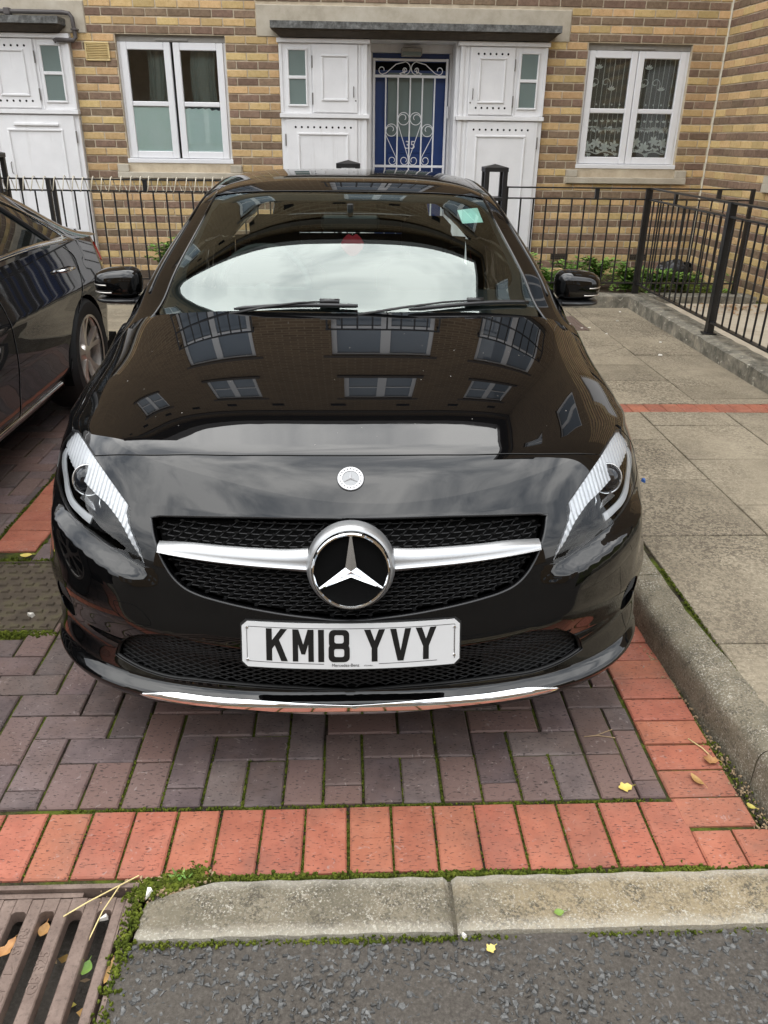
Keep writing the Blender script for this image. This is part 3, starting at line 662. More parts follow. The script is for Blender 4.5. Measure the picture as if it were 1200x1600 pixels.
# a window: frame, two casements each with two panes and a glazing bar
def window(x0, x1, open_gap, left):
    z0, z1 = 1.285, 2.475; y = YF+.045
    f = MB(); f.cbox(x0, x1, y, y+.06, z0+.002, z0+.045, .004); f.cbox(x0, x0+.028, y+.004, y+.06, z0+.046, z1-.062, .003); f.cbox(x1-.028, x1, y+.004, y+.06, z0+.046, z1-.062, .003); f.cbox(x0-.012, x1+.012, y-.05, y+.01, z0+.0, z0+.042, .004)
    fo = f.build('window', M['upvc'], house)
    h = MB(); h.box(x0, x1, y+.002, y+.06, z1-.06, z1-.001); h.build('head', M['grey_head'], fo)
    h = MB(); h.cbox((x0+x1)/2-.16, (x0+x1)/2+.17, y-.012, y+.004, z1-.05, z1-.028, .003); h.build('trickle_vent', M['grey_head'], fo)
    xm = (x0+x1)/2; a = [(x0+.03, xm-open_gap), (xm+open_gap, x1-.03)]
    for i, (p, q) in enumerate(a):
        s = MB(); w = .068; zb, zt = z0+.048, z1-.064; zm = zb+.518; yy = y-.014 if left else y-.006
        s.cbox(p, p+w, yy, yy+.05, zb, zt, .005); s.cbox(q-w, q, yy, yy+.05, zb, zt, .005); s.cbox(p+w+.0005, q-w-.0005, yy+.001, yy+.05, zb, zb+w, .005); s.cbox(p+w+.0005, q-w-.0005, yy+.001, yy+.05, zt-w, zt, .005)
        s.cbox(p+w+.0005, q-w-.0005, yy+.004, yy+.045, zm-.022, zm+.024, .006)
        s.build('casement', M['upvc'], fo)
        for k, (c, d) in enumerate(((zb+w, zm-.022), (zm+.024, zt-w))):
            g_ = MB(); g_.box(p+w-.002, q-w+.002, yy+.024, yy+.028, c-.002, d+.002); g_.build('pane', M['glass'], fo)
            if left and k == 0:
                top = d-.004
                g_ = MB(); n = 16
                up = [(q-w-.0+ (p-q+2*w)*j/n, (top-(.012+.006*math.sin(j*2.1)+ (.012 if j < 5 else .0)) if i == 1 else top)) for j in range(n+1)]
                g_.add([(x, yy+.031, z) for x, z in [(p+w, c), (q-w, c)]+up], [tuple(range(n+3))]); g_.build('frosted_film', M['film'], fo)
    b = MB()
    b.box(x0-.4, x1+.4, YF+.9, YF+.93, .9, 2.8); b.box(x0-.4, x1+.4, YF+.25, YF+.9, 2.62, 2.64); b.box(x0-.42, x0-.4, YF+.25, YF+.9, .9, 2.6); b.box(x1+.4, x1+.42, YF+.25, YF+.9, .9, 2.6); b.build('room', M['dark_room'], fo)
    return fo
wl_ = window(-2.39, -1.285, .014, True); wr_ = window(2.465, 3.56, .003, False)
b = MB()
for (x, w) in ((-2.03, .20), (-1.55, .26)):
    b.grid(lambda i, j: (x+w*(i-.5)+.012*math.sin(9*j+x*9), YF+.16+.012*math.cos(9*i*PI), 1.3+1.15*j), 10, 8)
b.build('curtain', M['frost'], wl_)
# lace: leaf shaped petals on a sheer net
lace = MB()
def petal(mb, x, z, an, ln, wd_, y): 
    c, s = math.cos(an), math.sin(an); pts = [(0, 0), (.3, .42), (.62, .5), (1, 0), (.62, -.5), (.3, -.42)]
    mb.add([(x+(a*ln)*c-(b_*wd_)*s, y, z+(a*ln)*s+(b_*wd_)*c) for a, b_ in pts], [(0, 1, 2, 3), (0, 3, 4, 5)])
LY = YF+.12
for x0, x1 in ((2.53, 2.93), (3.07, 3.47)):
    r = random.Random(int(x0*100))
    for k in range(6):                                # upper band and big lower flowers
        cx = x0+.04+k*(x1-x0-.05)/5.0
        for j in range(5): petal(lace, cx, 1.695+r.uniform(-.01, .01), -PI/2+(j-2)*.62+r.uniform(-.1, .1), .055, .020, LY)
        for j in range(3): petal(lace, cx+.02, 1.745, PI/2+(j-1)*.8, .03, .012, LY)
    for k in range(4):
        cx = x0+.06+k*(x1-x0-.1)/3.0; cz = 1.52+r.uniform(-.02, .04)
        for j in range(6): petal(lace, cx, cz, j*PI/3+r.uniform(0, .4), .062, .030, LY-.001*k)
        for j in range(5): petal(lace, cx+.03, cz-.07, PI+j*.7, .034, .014, LY-.002)
    for k in range(9):
        petal(lace, x0+.03+r.random()*(x1-x0-.06), 1.45+r.random()*.03, r.uniform(0, PI), .04, .016, LY-.003)
    for (dx, dz) in ((.10, 2.25), (.26, 2.05), (.05, 2.08)):
        for j in range(5): petal(lace, x0+dx, dz, .5+j*.55, .05, .017, LY)
    for k in range(5): petal(lace, x0+.03+.085*k, 1.905, PI/2, .022, .02, LY)
    lace.tube([(x0+(x1-x0)*t, LY, 1.428+.028*abs(math.sin(t*PI*2.0+.4))) for t in np.linspace(0, 1, 21)], .006, 4)
    for (dx, s) in ((.14, 1), (.14, -1)):
        sp = [(x0+dx+s*(.055+ (.05-.0072*t)*math.cos(t)), LY+.01, 2.12+(.05-.0072*t)*math.sin(t)) for t in np.linspace(-.5, 5.5, 18)]
        lace.tube(sp, .0035, 4)
    for t in np.linspace(.1, .9, 7): lace.tube([(x0+(x1-x0)*t, LY+.012, 1.45), (x0+(x1-x0)*t+.02, LY+.012, 2.36)], .0016+.0016*(int(t*10) % 3 == 0), 4)
lace.build('lace_curtain', M['lace'], wr_)
def _net():
    t = NT('sheer net'); tr = t.N('ShaderNodeBsdfTransparent'); df = t.N('ShaderNodeBsdfDiffuse'); df.inputs['Color'].default_value = (.5, .53, .5, 1)
    m = t.N('ShaderNodeMixShader'); m.inputs[0].default_value = .2; t.L(tr.outputs[0], m.inputs[1]); t.L(df.outputs[0], m.inputs[2]); t.L(m.outputs[0], t.out.inputs['Surface']); return t.m
M['net'] = _net()
b = MB(); b.grid(lambda i, j: (2.5+1.02*i, YF+.15+.012*math.sin(i*70), 1.44+.98*j), 120, 2); b.build('net_curtain', M['net'], wr_, smooth=True)

# white cupboards either side of the recessed door
def hinge(mb, x, z): mb.cbox(x-.007, x+.007, YF-.075, YF-.062, z-.055, z+.055, .002)
def beading(mb, x0, x1, z0, z1, y, w=.022, h=.012):
    for a, b_, c, d in ((x0, x1, z0, z0+w), (x0, x1, z1-w, z1), (x0, x0+w, z0+w+.0005, z1-w-.0005), (x1-w, x1, z0+w+.0005, z1-w-.0005)): mb.cbox(a, b_, y-h, y, c, d, .005)
def hole_row(mb, x0, x1, z, n, y):
    for i in range(n): mb.cyl((x0+(x1-x0)*i/(n-1), y-.0012, z), (x0+(x1-x0)*i/(n-1), y+.004, z), .011, 10)
def cupboard(x0, x1, inner, top_holes, low_holes, mirror):
    # inner: +1 when the door of the house is on the right
    X = (lambda t: x0+(x1-x0)*t) if inner > 0 else (lambda t: x1-(x1-x0)*t)
    def bx(mb, t0, t1, ya, yb, z0, z1, c=.003): a, b_ = sorted((X(t0), X(t1))); mb.cbox(a, b_, ya, yb, z0, z1, c)
    y = YF-.05
    c = MB(); bx(c, 0, 1, y, YF+.44, 0.0, 1.739); bx(c, 0, 1, y+.001, YF+.44, 1.781, 2.42); bx(c, -.012, 1.0+.028, y-.035, YF+.43, 1.74, 1.78); bx(c, -.02, 1.0+.03, y-.03, YF+.2, 2.421, 2.462)
    bx(c, .0, .035, y-.008, y, 1.79, 2.42); bx(c, .34, .365, y-.006, y, 1.785, 2.418); bx(c, .90, .925, y-.006, y, .05, 2.418); bx(c, .955, 1.0, y-.012, y, .05, 2.419)
    co = c.build('cupboard', M['white'], house)
    w = MB(); a, b_ = sorted((X(.10), X(.305)))        # little two pane window
    beading(w, a-.012, b_+.012, 1.845, 2.375, y, .02, .016); w.cbox(a, b_, y-.016, y-.002, 2.098, 2.128, .004); w.build('side_window', M['white'], co)
    for z0, z1 in ((1.862, 2.10), (2.126, 2.358)):
        p = MB(); p.box(a-.002, b_+.002, y-.006, y-.001, z0, z1); p.build('pane', M['frost'], co)
    d = MB(); a, b_ = sorted((X(.375), X(.89))); d.cbox(a, b_, y-.018, y-.001, 1.793, 2.412, .004); ym = y-.018
    beading(d, *sorted((X(.475), X(.785))), 1.90, 2.322, ym); 
    do = d.build('upper_door', M['white'], co)
    h = MB(); hx = X(.372); h.cbox(hx-.006, hx+.006, y-.024, y-.012, 2.2, 2.31, .002); h.cbox(hx-.006, hx+.006, y-.024, y-.012, 1.865, 1.975, .002); h.build('hinge', M['steel'], co)
    h = MB(); hx = X(.845); h.tube([(hx, ym, 2.035), (hx, ym-.018, 2.03), (hx, ym-.018, 1.945), (hx, ym, 1.94)], .005, 6); h.cyl((X(.868), ym-.002, 1.905), (X(.868), ym+.004, 1.905), .009, 10); h.build('handle', M['steel'], co)
    if top_holes:
        h = MB(); hole_row(h, *sorted((X(.46), X(.80))), 2.352, 6, ym); hole_row(h, *sorted((X(.46), X(.80))), 1.858, 6, ym); h.build('vent_holes', M['hole'], co)
    d = MB(); a, b_ = sorted((X(.05), X(.885))); d.cbox(a, b_, y-.018, y-.001, .06, 1.728, .004); beading(d, *sorted((X(.185), X(.785))), .25, 1.60, ym); d.build('lower_door', M['white'], co)
    h = MB(); hx = X(.045); h.cbox(hx-.006, hx+.006, y-.024, y-.012, 1.47, 1.585, .002); h.cbox(hx-.006, hx+.006, y-.024, y-.012, .35, .465, .002); h.build('hinge', M['steel'], co)
    if low_holes: h = MB(); hole_row(h, *sorted((X(.165), X(.81))), 1.652, 10, ym); h.build('vent_holes', M['hole'], co)
    else:
        h = MB(); h.cbox(*sorted((X(.22), X(.70))), ym-.02, ym, 1.628, 1.655, .005); h.build('letter_flap', M['white'], co)
        h = MB(); hx = X(.80); h.tube([(hx, ym, 1.28), (hx, ym-.02, 1.27), (hx, ym-.02, 1.18), (hx, ym, 1.17)], .005, 6); h.build('handle', M['steel'], co)
    return co
cupboard(-.737, .166, 1, False, True, 1); cupboard(1.131, 2.034, -1, True, True, -1); cupboard(-3.80, -2.845, -1, True, False, -1)
b = MB(); b.box(-4.95, -3.81, YF+.3, YF+.35, 0, 2.47); b.build('porch_wall', M['white'], house)
# porch lining, frame, door, gate, light
b = MB(); b.box(.168, .205, YF+.02, YF+.46, 0, 2.47); b.box(1.092, 1.129, YF+.02, YF+.46, 0, 2.47); b.box(.206, 1.091, YF+.38, YF+.46, 2.385, 2.47)
b.cbox(.206, .232, YF+.36, YF+.45, 0, 2.384, .003); b.cbox(1.065, 1.091, YF+.36, YF+.45, 0, 2.384, .003); b.build('door_frame', M['white'], house)
d = MB(); yd = YF+.42; d.box(.233, 1.064, yd, yd+.05, .10, 2.383)
for z0, z1 in ((.2, .75), (.82, 1.43)):
    beading(d, .40, .90, z0, z1, yd, .025, .008)
do = d.build('front_door', M['door_blue'], house)
p = MB(); p.box(.40, .90, yd-.006, yd-.001, 1.575, 2.20); p.build('pane', M['frost'], do)
p = MB(); p.box(.233, 1.064, yd-.004, yd-.0005, 2.225, 2.30); p.build('fanlight', M['hole'], do)
text_obj('number', '35', .118, M['upvc'], do, (.66, yd-.004, 1.487), (PI/2, 0, 0), .004)
# white security gate with scrolls
G = MB(); yg = YF+.345; gw = .011
def bar2(a, z0, z1, w=gw): G.cbox(a-w, a+w, yg-.011, yg+.011, z0, z1, .002)
x0g, x1g = .235, 1.05
G.cbox(x0g, x1g, yg-.012, yg+.012, 2.305, 2.33, .003); G.cbox(x0g, x1g, yg-.012, yg+.012, 2.150, 2.176, .003); G.cbox(x0g, x1g, yg-.012, yg+.012, 1.26, 1.285, .003); G.cbox(x0g, x1g, yg-.012, yg+.012, .18, .205, .003)
gate = None
for a in (x0g+.012, x1g-.012): bar2(a, .1, 2.332, .013)
go = G.build('security_gate', M['upvc'], house)
xb = [.376, .509, .643, .776, .909]
for a in xb:
    G = MB(); G.cbox(a-.0075, a+.0075, yg-.008, yg+.008, .19, 2.165, .002); G.build('bar', M['upvc'], go)
def spiral(mb, c, r0, r1, a0, a1, lead, n=26):
    pts = lead + [(c[0]+(r0+(r1-r0)*t)*math.cos(a0+(a1-a0)*t), yg-.012, c[1]+(r0+(r1-r0)*t)*math.sin(a0+(a1-a0)*t)) for t in np.linspace(0, 1, n)]
    mb.tube(pts, .0052, 6)
def heart(xl, xr, zt, zb, m):                          # one scroll: hook top, straight diagonal, hook bottom
    w = (xr-xl)/2; cx = (xl+xr)/2
    big = w*.92; a = [(cx+m*big*math.cos(t), yg-.012, zt-big+big*math.sin(t)) for t in np.linspace(PI, -.9*PI, 22)]
    inn = [(cx+m*(big*(1-.75*t))*math.cos(-.9*PI-1.3*PI*t)+0, yg-.012, zt-big+(big*(1-.75*t))*math.sin(-.9*PI-1.3*PI*t)) for t in np.linspace(.05, 1, 16)]
    bx_ = cx+m*w*.9; r = w*.62
    bot = [(bx_-m*r+m*r*math.cos(t), yg-.012, zb+r+r*math.sin(t)) for t in np.linspace(.2, -1.25*PI, 16)]
    bot += [(bx_-m*r+m*r*(1-.6*t)*math.cos(-1.25*PI-t*PI), yg-.012, zb+r+r*(1-.6*t)*math.sin(-1.25*PI-t*PI)) for t in np.linspace(.1, 1, 9)]
    S = MB(); S.tube(list(reversed(a+inn)) + [(cx-m*big, yg-.012, zt-big-.05)] + [(cx-m*big+(bx_-cx+m*big)*t, yg-.012, zt-big-.05+(zb+r+.03-zt+big+.05)*t) for t in (.5, .98)] + bot, .0042, 6); S.build('scroll', M['upvc'], go)
heart(xb[0], xb[1], 1.70, 1.288, 1); heart(xb[1], xb[2], 1.815, 1.288, 1); heart(xb[2], xb[3], 1.815, 1.288, -1); heart(xb[3], xb[4], 1.70, 1.288, -1)
for s in (1, -1):
    cx = .643; pts = [(cx+s*(.005+.0), yg-.012, 2.24)]
    big = [(cx+s*(.078-.073*math.cos(t)), yg-.012, 2.238+.064*math.sin(t)) for t in np.linspace(-2.2, 1.3, 20)]
    S = MB(); S.tube([(cx+s*(.068-.028*(1-t)*math.cos(7.5*t)), yg-.012, 2.215+.03*(1-.4*t)*math.sin(7.5*t)) for t in np.linspace(1, 0, 14)] + big + [(cx+s*.16, yg-.012, 2.275), (cx+s*.265, yg-.012, 2.192)] + [(cx+s*(.31+.042*(1-.5*t)*math.cos(-2.2+5.6*t)), yg-.012, 2.22+.042*(1-.5*t)*math.sin(-2.2+5.6*t)) for t in np.linspace(0, 1, 14)], .0048, 6); S.build('scroll', M['upvc'], go)
b = MB(); b.cbox(x1g+.003, x1g+.018, yg-.02, yg+.004, 1.76, 1.88, .003); b.cbox(x0g-.002, x0g+.016, yg-.022, yg-.01, 1.36, 1.44, .003); b.build('hinge', M['upvc'], go)
b = MB(); b.cbox(.535, .755, YF+.24, YF+.375, 2.345, 2.43, .012); lo = b.build('porch_light', M['vent'], house); lo.data.materials[0] = M['grey_head']
b = MB(); b.cbox(.545, .745, YF+.235, YF+.242, 2.352, 2.386, .003); b.build('diffuser', M['frost'], lo)
# canopies
def canopy(x0, x1):
    b = MB(); b.grid(lambda i, j: (x0+(x1-x0)*i, YF-.24+.008*math.sin(i*61)*(j == 0), 2.530+.062*j), 60, 1); b.box(x0, x1, YF-.238, YF+.0, 2.530, 2.592)
    o = b.build('canopy', M['lead'], house)
    b = MB(); n = [(x0+.01, YF-.225, 2.529), (x1-.01, YF-.225, 2.529), (x1-.08, YF-.12, 2.468), (x0+.08, YF-.12, 2.468), (x0+.01, YF, 2.529), (x1-.01, YF, 2.529), (x1-.08, YF, 2.468), (x0+.08, YF, 2.468)]
    b.add(n, [(0, 1, 2, 3), (0, 3, 7, 4), (1, 5, 6, 2), (3, 2, 6, 7)]); b.tube([(x0+.03, YF-.205, 2.517), (x1-.03, YF-.205, 2.517)], .006, 6); b.build('soffit', M['soffit'], o)
canopy(-.80, 2.115); canopy(-5, -2.86)
b = MB(); b.box(-.735, 2.033, YF+.002, YF+.47, 2.464, 2.4735); b.build('porch_ceiling', M['white'], house)
b = MB(); b.box(-9, 4.2, YF+.96, YF+1.0, -.1, 10); b.build('inner_wall', M['dark_room'], house)
b = MB(); b.tube([(-4.9, YF-.05, 2.645), (-2.86, YF-.05, 2.645), (-2.80, YF-.05, 2.635), (-2.775, YF-.05, 2.60), (-2.765, YF-.05, 2.43), (-2.79, YF-.06, 2.405), (-2.95, YF-.09, 2.405), (-2.97, YF-.10, 2.39)], .021, 10)
for p in ((-3.4, 2.645), (-2.767, 2.50)): b.cbox(p[0]-.03, p[0]+.03, YF-.08, YF-.004, p[1]-.03, p[1]+.03, .006) if p[0] < -3 else b.cbox(p[0]-.032, p[0]+.032, YF-.075, YF-.004, p[1]-.008, p[1]+.008, .003)
b.build('drain_pipe', M['pipe'], house)
v = MB(); beading(v, -2.70, -2.455, 2.232, 2.402, YF-.004, .016, .016); v.box(-2.69, -2.465, YF-.006, YF-.002, 2.24, 2.395)
vo = v.build('air_vent', M['vent'], house)
v = MB()
for i in range(9): z = 2.255+.0152*i; v.add([(-2.684, YF-.021, z), (-2.471, YF-.021, z), (-2.471, YF-.007, z+.010), (-2.684, YF-.007, z+.010)], [(0, 1, 2, 3)])
v.build('louvres', M['vent'], vo)
# air bricks low on the wall
for x in (2.38, 3.30):
    b = MB(); b.box(x-.1, x+.1, YF-.009, YF-.002, .32, .385)
    ao = b.build('air_brick', M['soffit'], house); b = MB()
    for i in range(8):
        for j in range(3): b.box(x-.088+.023*i, x-.074+.023*i, YF-.0105, YF-.0092, .33+.018*j, .34+.018*j)
    b.build('slots', M['hole'], ao)
# ================================================================== garden, low walls, railings
tag(MB().box(-9, 2.86, 7.6, 9.32, -.09, .17).build('garden_soil', M['soil']), kind='structure')
gp = tag(MB().box(2.85, 9, -.2, 9.4, -.09, .150).build('garden_path', M['joint']), kind='structure')
for y0, y1 in ((3.6, 4.5), (4.5, 5.4), (5.4, 6.3), (6.3, 7.0), (7.0, 7.52)):
    for x0, x1 in ((2.86, 3.5), (3.5, 4.2)):
        b = MB(); b.cbox(x0+.004, x1-.004, y0+.004, y1-.004, .12, .163+RNG.normal(0, .001), .004); b.build('paving_slab', M['path'], gp)
def low_wall(name, label, segs):
    t = thing(name, label, 'low wall', (segs[0][0], segs[0][2], .12))
    for (x0, x1, y0, y1) in segs:
        m = MB(); nx = max(2, int((x1-x0)/.05)); ny = max(2, int((y1-y0)/.05))
        def top(i, j): 
            x, y = x0+(x1-x0)*i, y0+(y1-y0)*j; e = min(i, 1-i)*(x1-x0); f = min(j, 1-j)*(y1-y0); d = min(e, f)
            return (x+.004*math.sin(y*23)*(1 if e < .01 else 0), y+.004*math.sin(x*19)*(1 if f < .01 else 0), .236-.012*(1-min(1, d/.03))**2+.0035*math.sin(x*14+y*9)*math.sin(y*17-x*6))
        m.grid(top, nx, ny)
        for (a, b_) in (((x0, y0), (x1, y0)), ((x1, y0), (x1, y1)), ((x1, y1), (x0, y1)), ((x0, y1), (x0, y0))):
            n = max(2, int(math.hypot(b_[0]-a[0], b_[1]-a[1])/.05))
            m.grid(lambda i, j: (a[0]+(b_[0]-a[0])*i+.004*math.sin((a[1]+(b_[1]-a[1])*i)*23)*(1 if j == 1 else 0), a[1]+(b_[1]-a[1])*i+.004*math.sin((a[0]+(b_[0]-a[0])*i)*19)*(1 if j == 1 else 0), .02+.204*j), n, 3)
        m.build('wall_block', M['wallc'], t, smooth=50)
    return t
low_wall('low_wall', 'lichened concrete low wall running towards the camera under the side railing', [(2.632, 2.852, a, b_) for a, b_ in ((1.2, 2.2), (2.206, 3.2), (3.206, 4.1), (4.106, 5.0), (5.006, 5.9), (5.906, 6.8), (6.806, 7.498))])
low_wall('low_wall', 'low concrete wall under the railing in front of the lace curtain window', [(1.2, 2.0, 7.505, 7.71), (2.006, 2.85, 7.505, 7.71), (2.856, 3.88, 7.505, 7.71)])
low_wall('low_wall', 'low concrete wall under the railing behind the dark grey saloon', [(-6, -4.5, 7.505, 7.71), (-4.494, -3.0, 7.505, 7.71), (-2.994, -1.5, 7.505, 7.71), (-1.494, .05, 7.505, 7.71)])
def railing(label, p0, p1, zt, zm, zb, s0, pitch, posts, blocks, zbase=.236, tall=()):
    p0, p1 = Vector(p0), Vector(p1); L_ = (p1-p0).length; d = (p1-p0)/L_; n = Vector((-d.y, d.x, 0))
    t = thing('railing', label, 'railing', (p0.x, p0.y, zbase), 'black railings round the front gardens')
    def bx(mb, s, w, z0, z1, th):
        c = p0+d*s; vs = [c+d*a+n*b_+Vector((0, 0, z)) for z in (z0, z1) for a, b_ in ((-w, -th), (w, -th), (w, th), (-w, th))]
        mb.add(vs, [(3, 2, 1, 0), (4, 5, 6, 7), (0, 1, 5, 4), (1, 2, 6, 5), (2, 3, 7, 6), (3, 0, 4, 7)])
    for z, h in ((zt, .006), (zm, .006), (zb, .006)):
        r = MB(); vs = [p0+d*a+n*b_+Vector((0, 0, z+c)) for c in (-h, h) for a, b_ in ((0, -.019), (L_, -.019), (L_, .019), (0, .019))]
        r.add(vs, [(3, 2, 1, 0), (4, 5, 6, 7), (0, 1, 5, 4), (1, 2, 6, 5), (2, 3, 7, 6), (3, 0, 4, 7)]); r.build('rail', M['bar_black'], t)
    s = s0
    bm = MB(); bm.tube([(0, 0, zb), (0, 0, zm)], .0078, 8); me = bm.mesh('bar', M['bar_black'], smooth=60)
    while s < L_-.01:
        if s > .01 and not any(abs(s-q) < .03 for q in posts): c = p0+d*s; inst('bar', me, t, (c.x, c.y, 0))
        s += pitch
    for q in posts: m = MB(); bx(m, q, .016, zbase-.02, zt+.007, .016); m.build('post', M['bar_black'], t)
    for q in tall: m = MB(); bx(m, q, .026, zbase-.02, zt+.004, .026); bx(m, q, .045, zbase-.006, zbase+.008, .045); m.build('post', M['bar_black'], t)
    for q in blocks: m = MB(); bx(m, q, .019, zm+.006, zt-.006, .012); m.build('spacer', M['bar_black'], t)
    return t
railing('black railing along the planting bed below the lace curtain window', (1.405, 7.61, 0), (3.69, 7.61, 0), 1.172, 1.080, .335, .016+.1185*0+.003+.0, .1185, (.0, 1.302, 2.283), (.835, 1.97))
railing('black railing on the low wall running towards the camera', (2.735, 7.61, 0), (2.735, 2.2, 0), 1.172, 1.078, .325, .118, .1185, (.0,), (.62,), tall=(1.70, 3.5, 5.3))
railing('black railing hung with cream wire loops behind the dark grey saloon', (-5.6, 7.61, 0), (-.02, 7.61, 0), 1.197, 1.103, .345, .128, .1155, (2.91, 2.955), (2.68, 3.76, 4.9))
wc = MB()
hx = -3.2; r = random.Random(3); pts = []
while hx < -.75:
    w = r.uniform(.055, .10); zt = 1.215+r.uniform(-.004, .012)
    for k in range(14):
        a = k/14*2*PI; pts.append((hx+w*k/14+.012*math.sin(a), 7.61-.034*math.sin(a), 1.156-(.062 if math.cos(a) > 0 else zt-1.156)*math.cos(a)))
    hx += w
tag(wc.tube(pts, .0045, 5).build('wire_coil', M['wire'], org=(-2, 7.61, 1.1)), 'cream wire coiled round the two top rails of the left railing', 'wire')
def lantern_post(x, label, zt):
    t = thing('gate_post', label, 'gate post', (x, 7.61, .12), 'lantern topped gate posts'); y = 7.61
    for i, (a, b_) in enumerate(((-1, -1), (1, -1), (1, 1), (-1, 1))):
        m = MB(); m.cbox(x+a*.082-.020, x+a*.082+.020, y+b_*.082-.020, y+b_*.082+.020, .12, zt-.03, .003); m.build('upright', M['bar_black'], t)
    m = MB(); w = .106; m.add([(x-w, y-w, zt-.035), (x+w, y-w, zt-.035), (x+w, y+w, zt-.035), (x-w, y+w, zt-.035), (x-w, y-w, zt), (x+w, y-w, zt), (x+w, y+w, zt), (x-w, y+w, zt), (x, y, zt+.028)], [(3, 2, 1, 0), (0, 1, 5, 4), (1, 2, 6, 5), (2, 3, 7, 6), (3, 0, 4, 7), (4, 5, 8), (5, 6, 8), (6, 7, 8), (7, 4, 8)]); m.build('cap', M['bar_black'], t)
    m = MB(); m.cbox(x-.1, x+.1, y-.1, y+.1, 1.06, 1.09, .003); m.build('collar', M['bar_black'], t)
    return t
lantern_post(1.287, 'open sided black gate post with pyramid cap, beside the right cupboard', 1.335)
lantern_post(-.03, 'black gate post with only its pyramid cap above the hatchback roof', 1.352)
lantern_post(-3.165, 'black gate post at the far left edge beside the wire hung railing', 1.40)

# plants in the bed
def plant(x, y, z, h, w, n, label, seed):
    r = random.Random(seed); t = thing('weed_plant', label, 'plant', (x, y, z), 'weeds growing at the foot of the wall')
    st, lf = MB(), MB()
    for k in range(n):
        a = r.uniform(0, 2*PI); ln = w*r.uniform(.5, 1.0); hh = h*r.uniform(.55, 1.05)
        path = [Vector((x+ln*s*math.cos(a)*s, y+ln*s*math.sin(a)*s*.6, z+hh*math.sin(s*1.75)/1.0)) for s in np.linspace(0, 1, 7)]
        st.tube(path, [.004-.0004*i for i in range(7)], 4, caps=False)
        for i in range(1, 7):
            for q in range(3):
                p = path[i]; la = a+r.uniform(-1.9, 1.9); L_ = r.uniform(.042, .085)*(1.15-.08*i); up = r.uniform(-.25, .7)
                d = Vector((math.cos(la), math.sin(la), up)).normalized(); s = d.cross(Vector((0, 0, 1))).normalized()*L_*.36; nn = Vector((0, 0, 1))*L_*.1
                lf.add([p, p+d*L_*.35+s+nn, p+d*L_*.75+s*.8, p+d*L_, p+d*L_*.75-s*.8, p+d*L_*.35-s+nn], [(0, 1, 2, 3), (0, 3, 4, 5)])
    st.build('stem', M['leaf_g'], t); lf.build('leaves', M['leaf_g'], t)
for i, (x, y, h, w, n, lb) in enumerate((
    (-1.97, 8.6, .42, .20, 14, 'tall leafy weed behind the left railing, left of the other'), (-1.62, 8.5, .52, .24, 18, 'tallest leafy weed behind the left railing beside the windscreen pillar'),
    (1.72, 8.3, .36, .22, 15, 'bushy green weed between the windscreen pillar and the right wing mirror'), (1.98, 8.0, .22, .22, 15, 'low weed just above the right wing mirror'),
    (2.25, 8.2, .26, .24, 16, 'spreading weed right of the wing mirror under the railing'), (2.52, 8.25, .30, .22, 16, 'weed by the foot of the wall below the stone sill'), (2.78, 8.05, .28, .24, 18, 'thick green weed at the corner of the railing'),
    (3.10, 8.1, .20, .26, 16, 'low weed behind the side railing'), (3.38, 8.15, .18, .24, 14, 'low weed beside the crumpled bag'))):
    plant(x, y, .165, h*1.0, w*1.05, n+8, lb, 40+i)
gcov = MB()
for _ in range(1500):
    x, y = RNG.uniform(1.45, 3.85), 9.2-1.45*RNG.random()**.8
    if math.sin(x*5.1)+math.sin(x*2.3+y*3) < -.35: continue
    L_ = RNG.uniform(.025, .06); la = RNG.uniform(0, 2*PI); dd = Vector((math.cos(la), math.sin(la), RNG.uniform(-.1, .8))).normalized(); ss = dd.cross(Vector((0, 0, 1))).normalized()*L_*.34; p = Vector((x, y, .172+RNG.uniform(0, .10)*(1+math.sin(x*5.1))))
    gcov.add([p, p+dd*L_*.35+ss, p+dd*L_, p+dd*L_*.35-ss], [(0, 1, 2, 3)])
tag(gcov.build('ground_cover', M['leaf_g']), kind='stuff')
m = MB(); r = random.Random(8)
m.grid(lambda i, j: (3.62+.17*math.sin(PI*j)*math.cos(2*PI*i)*(1+.25*math.sin(9*i*PI+3*j)), 8.95+.14*math.sin(PI*j)*math.sin(2*PI*i)*(1+.2*math.cos(13*i)), .17+.15*(1-math.cos(PI*j))*.62*(1+.15*math.sin(17*i+11*j))), 26, 14)
bagt = tag(m.build('plastic_bag', M['trim_s'], org=(3.62, 8.95, .17)), 'crumpled black plastic bag at the foot of the wall in the corner', 'bag')
m = MB()
for k in range(160):
    x, y = 3.55+RNG.normal(0, .22), 7.25+RNG.normal(0, .14)
    if x < 2.9 or x > 3.95 or y > 7.49: continue
    petal_a = RNG.uniform(0, 2*PI); L_ = RNG.uniform(.02, .045); d = Vector((math.cos(petal_a), math.sin(petal_a), 0)); s = Vector((-d.y, d.x, RNG.uniform(-.3, .3)))*L_*.35; p = Vector((x, y, .168+RNG.uniform(0, .012)))
    m.add([p, p+d*L_*.4+s, p+d*L_, p+d*L_*.4-s], [(0, 1, 2, 3)])
tag(m.build('leaf_litter', M['leaf_b']), kind='stuff')
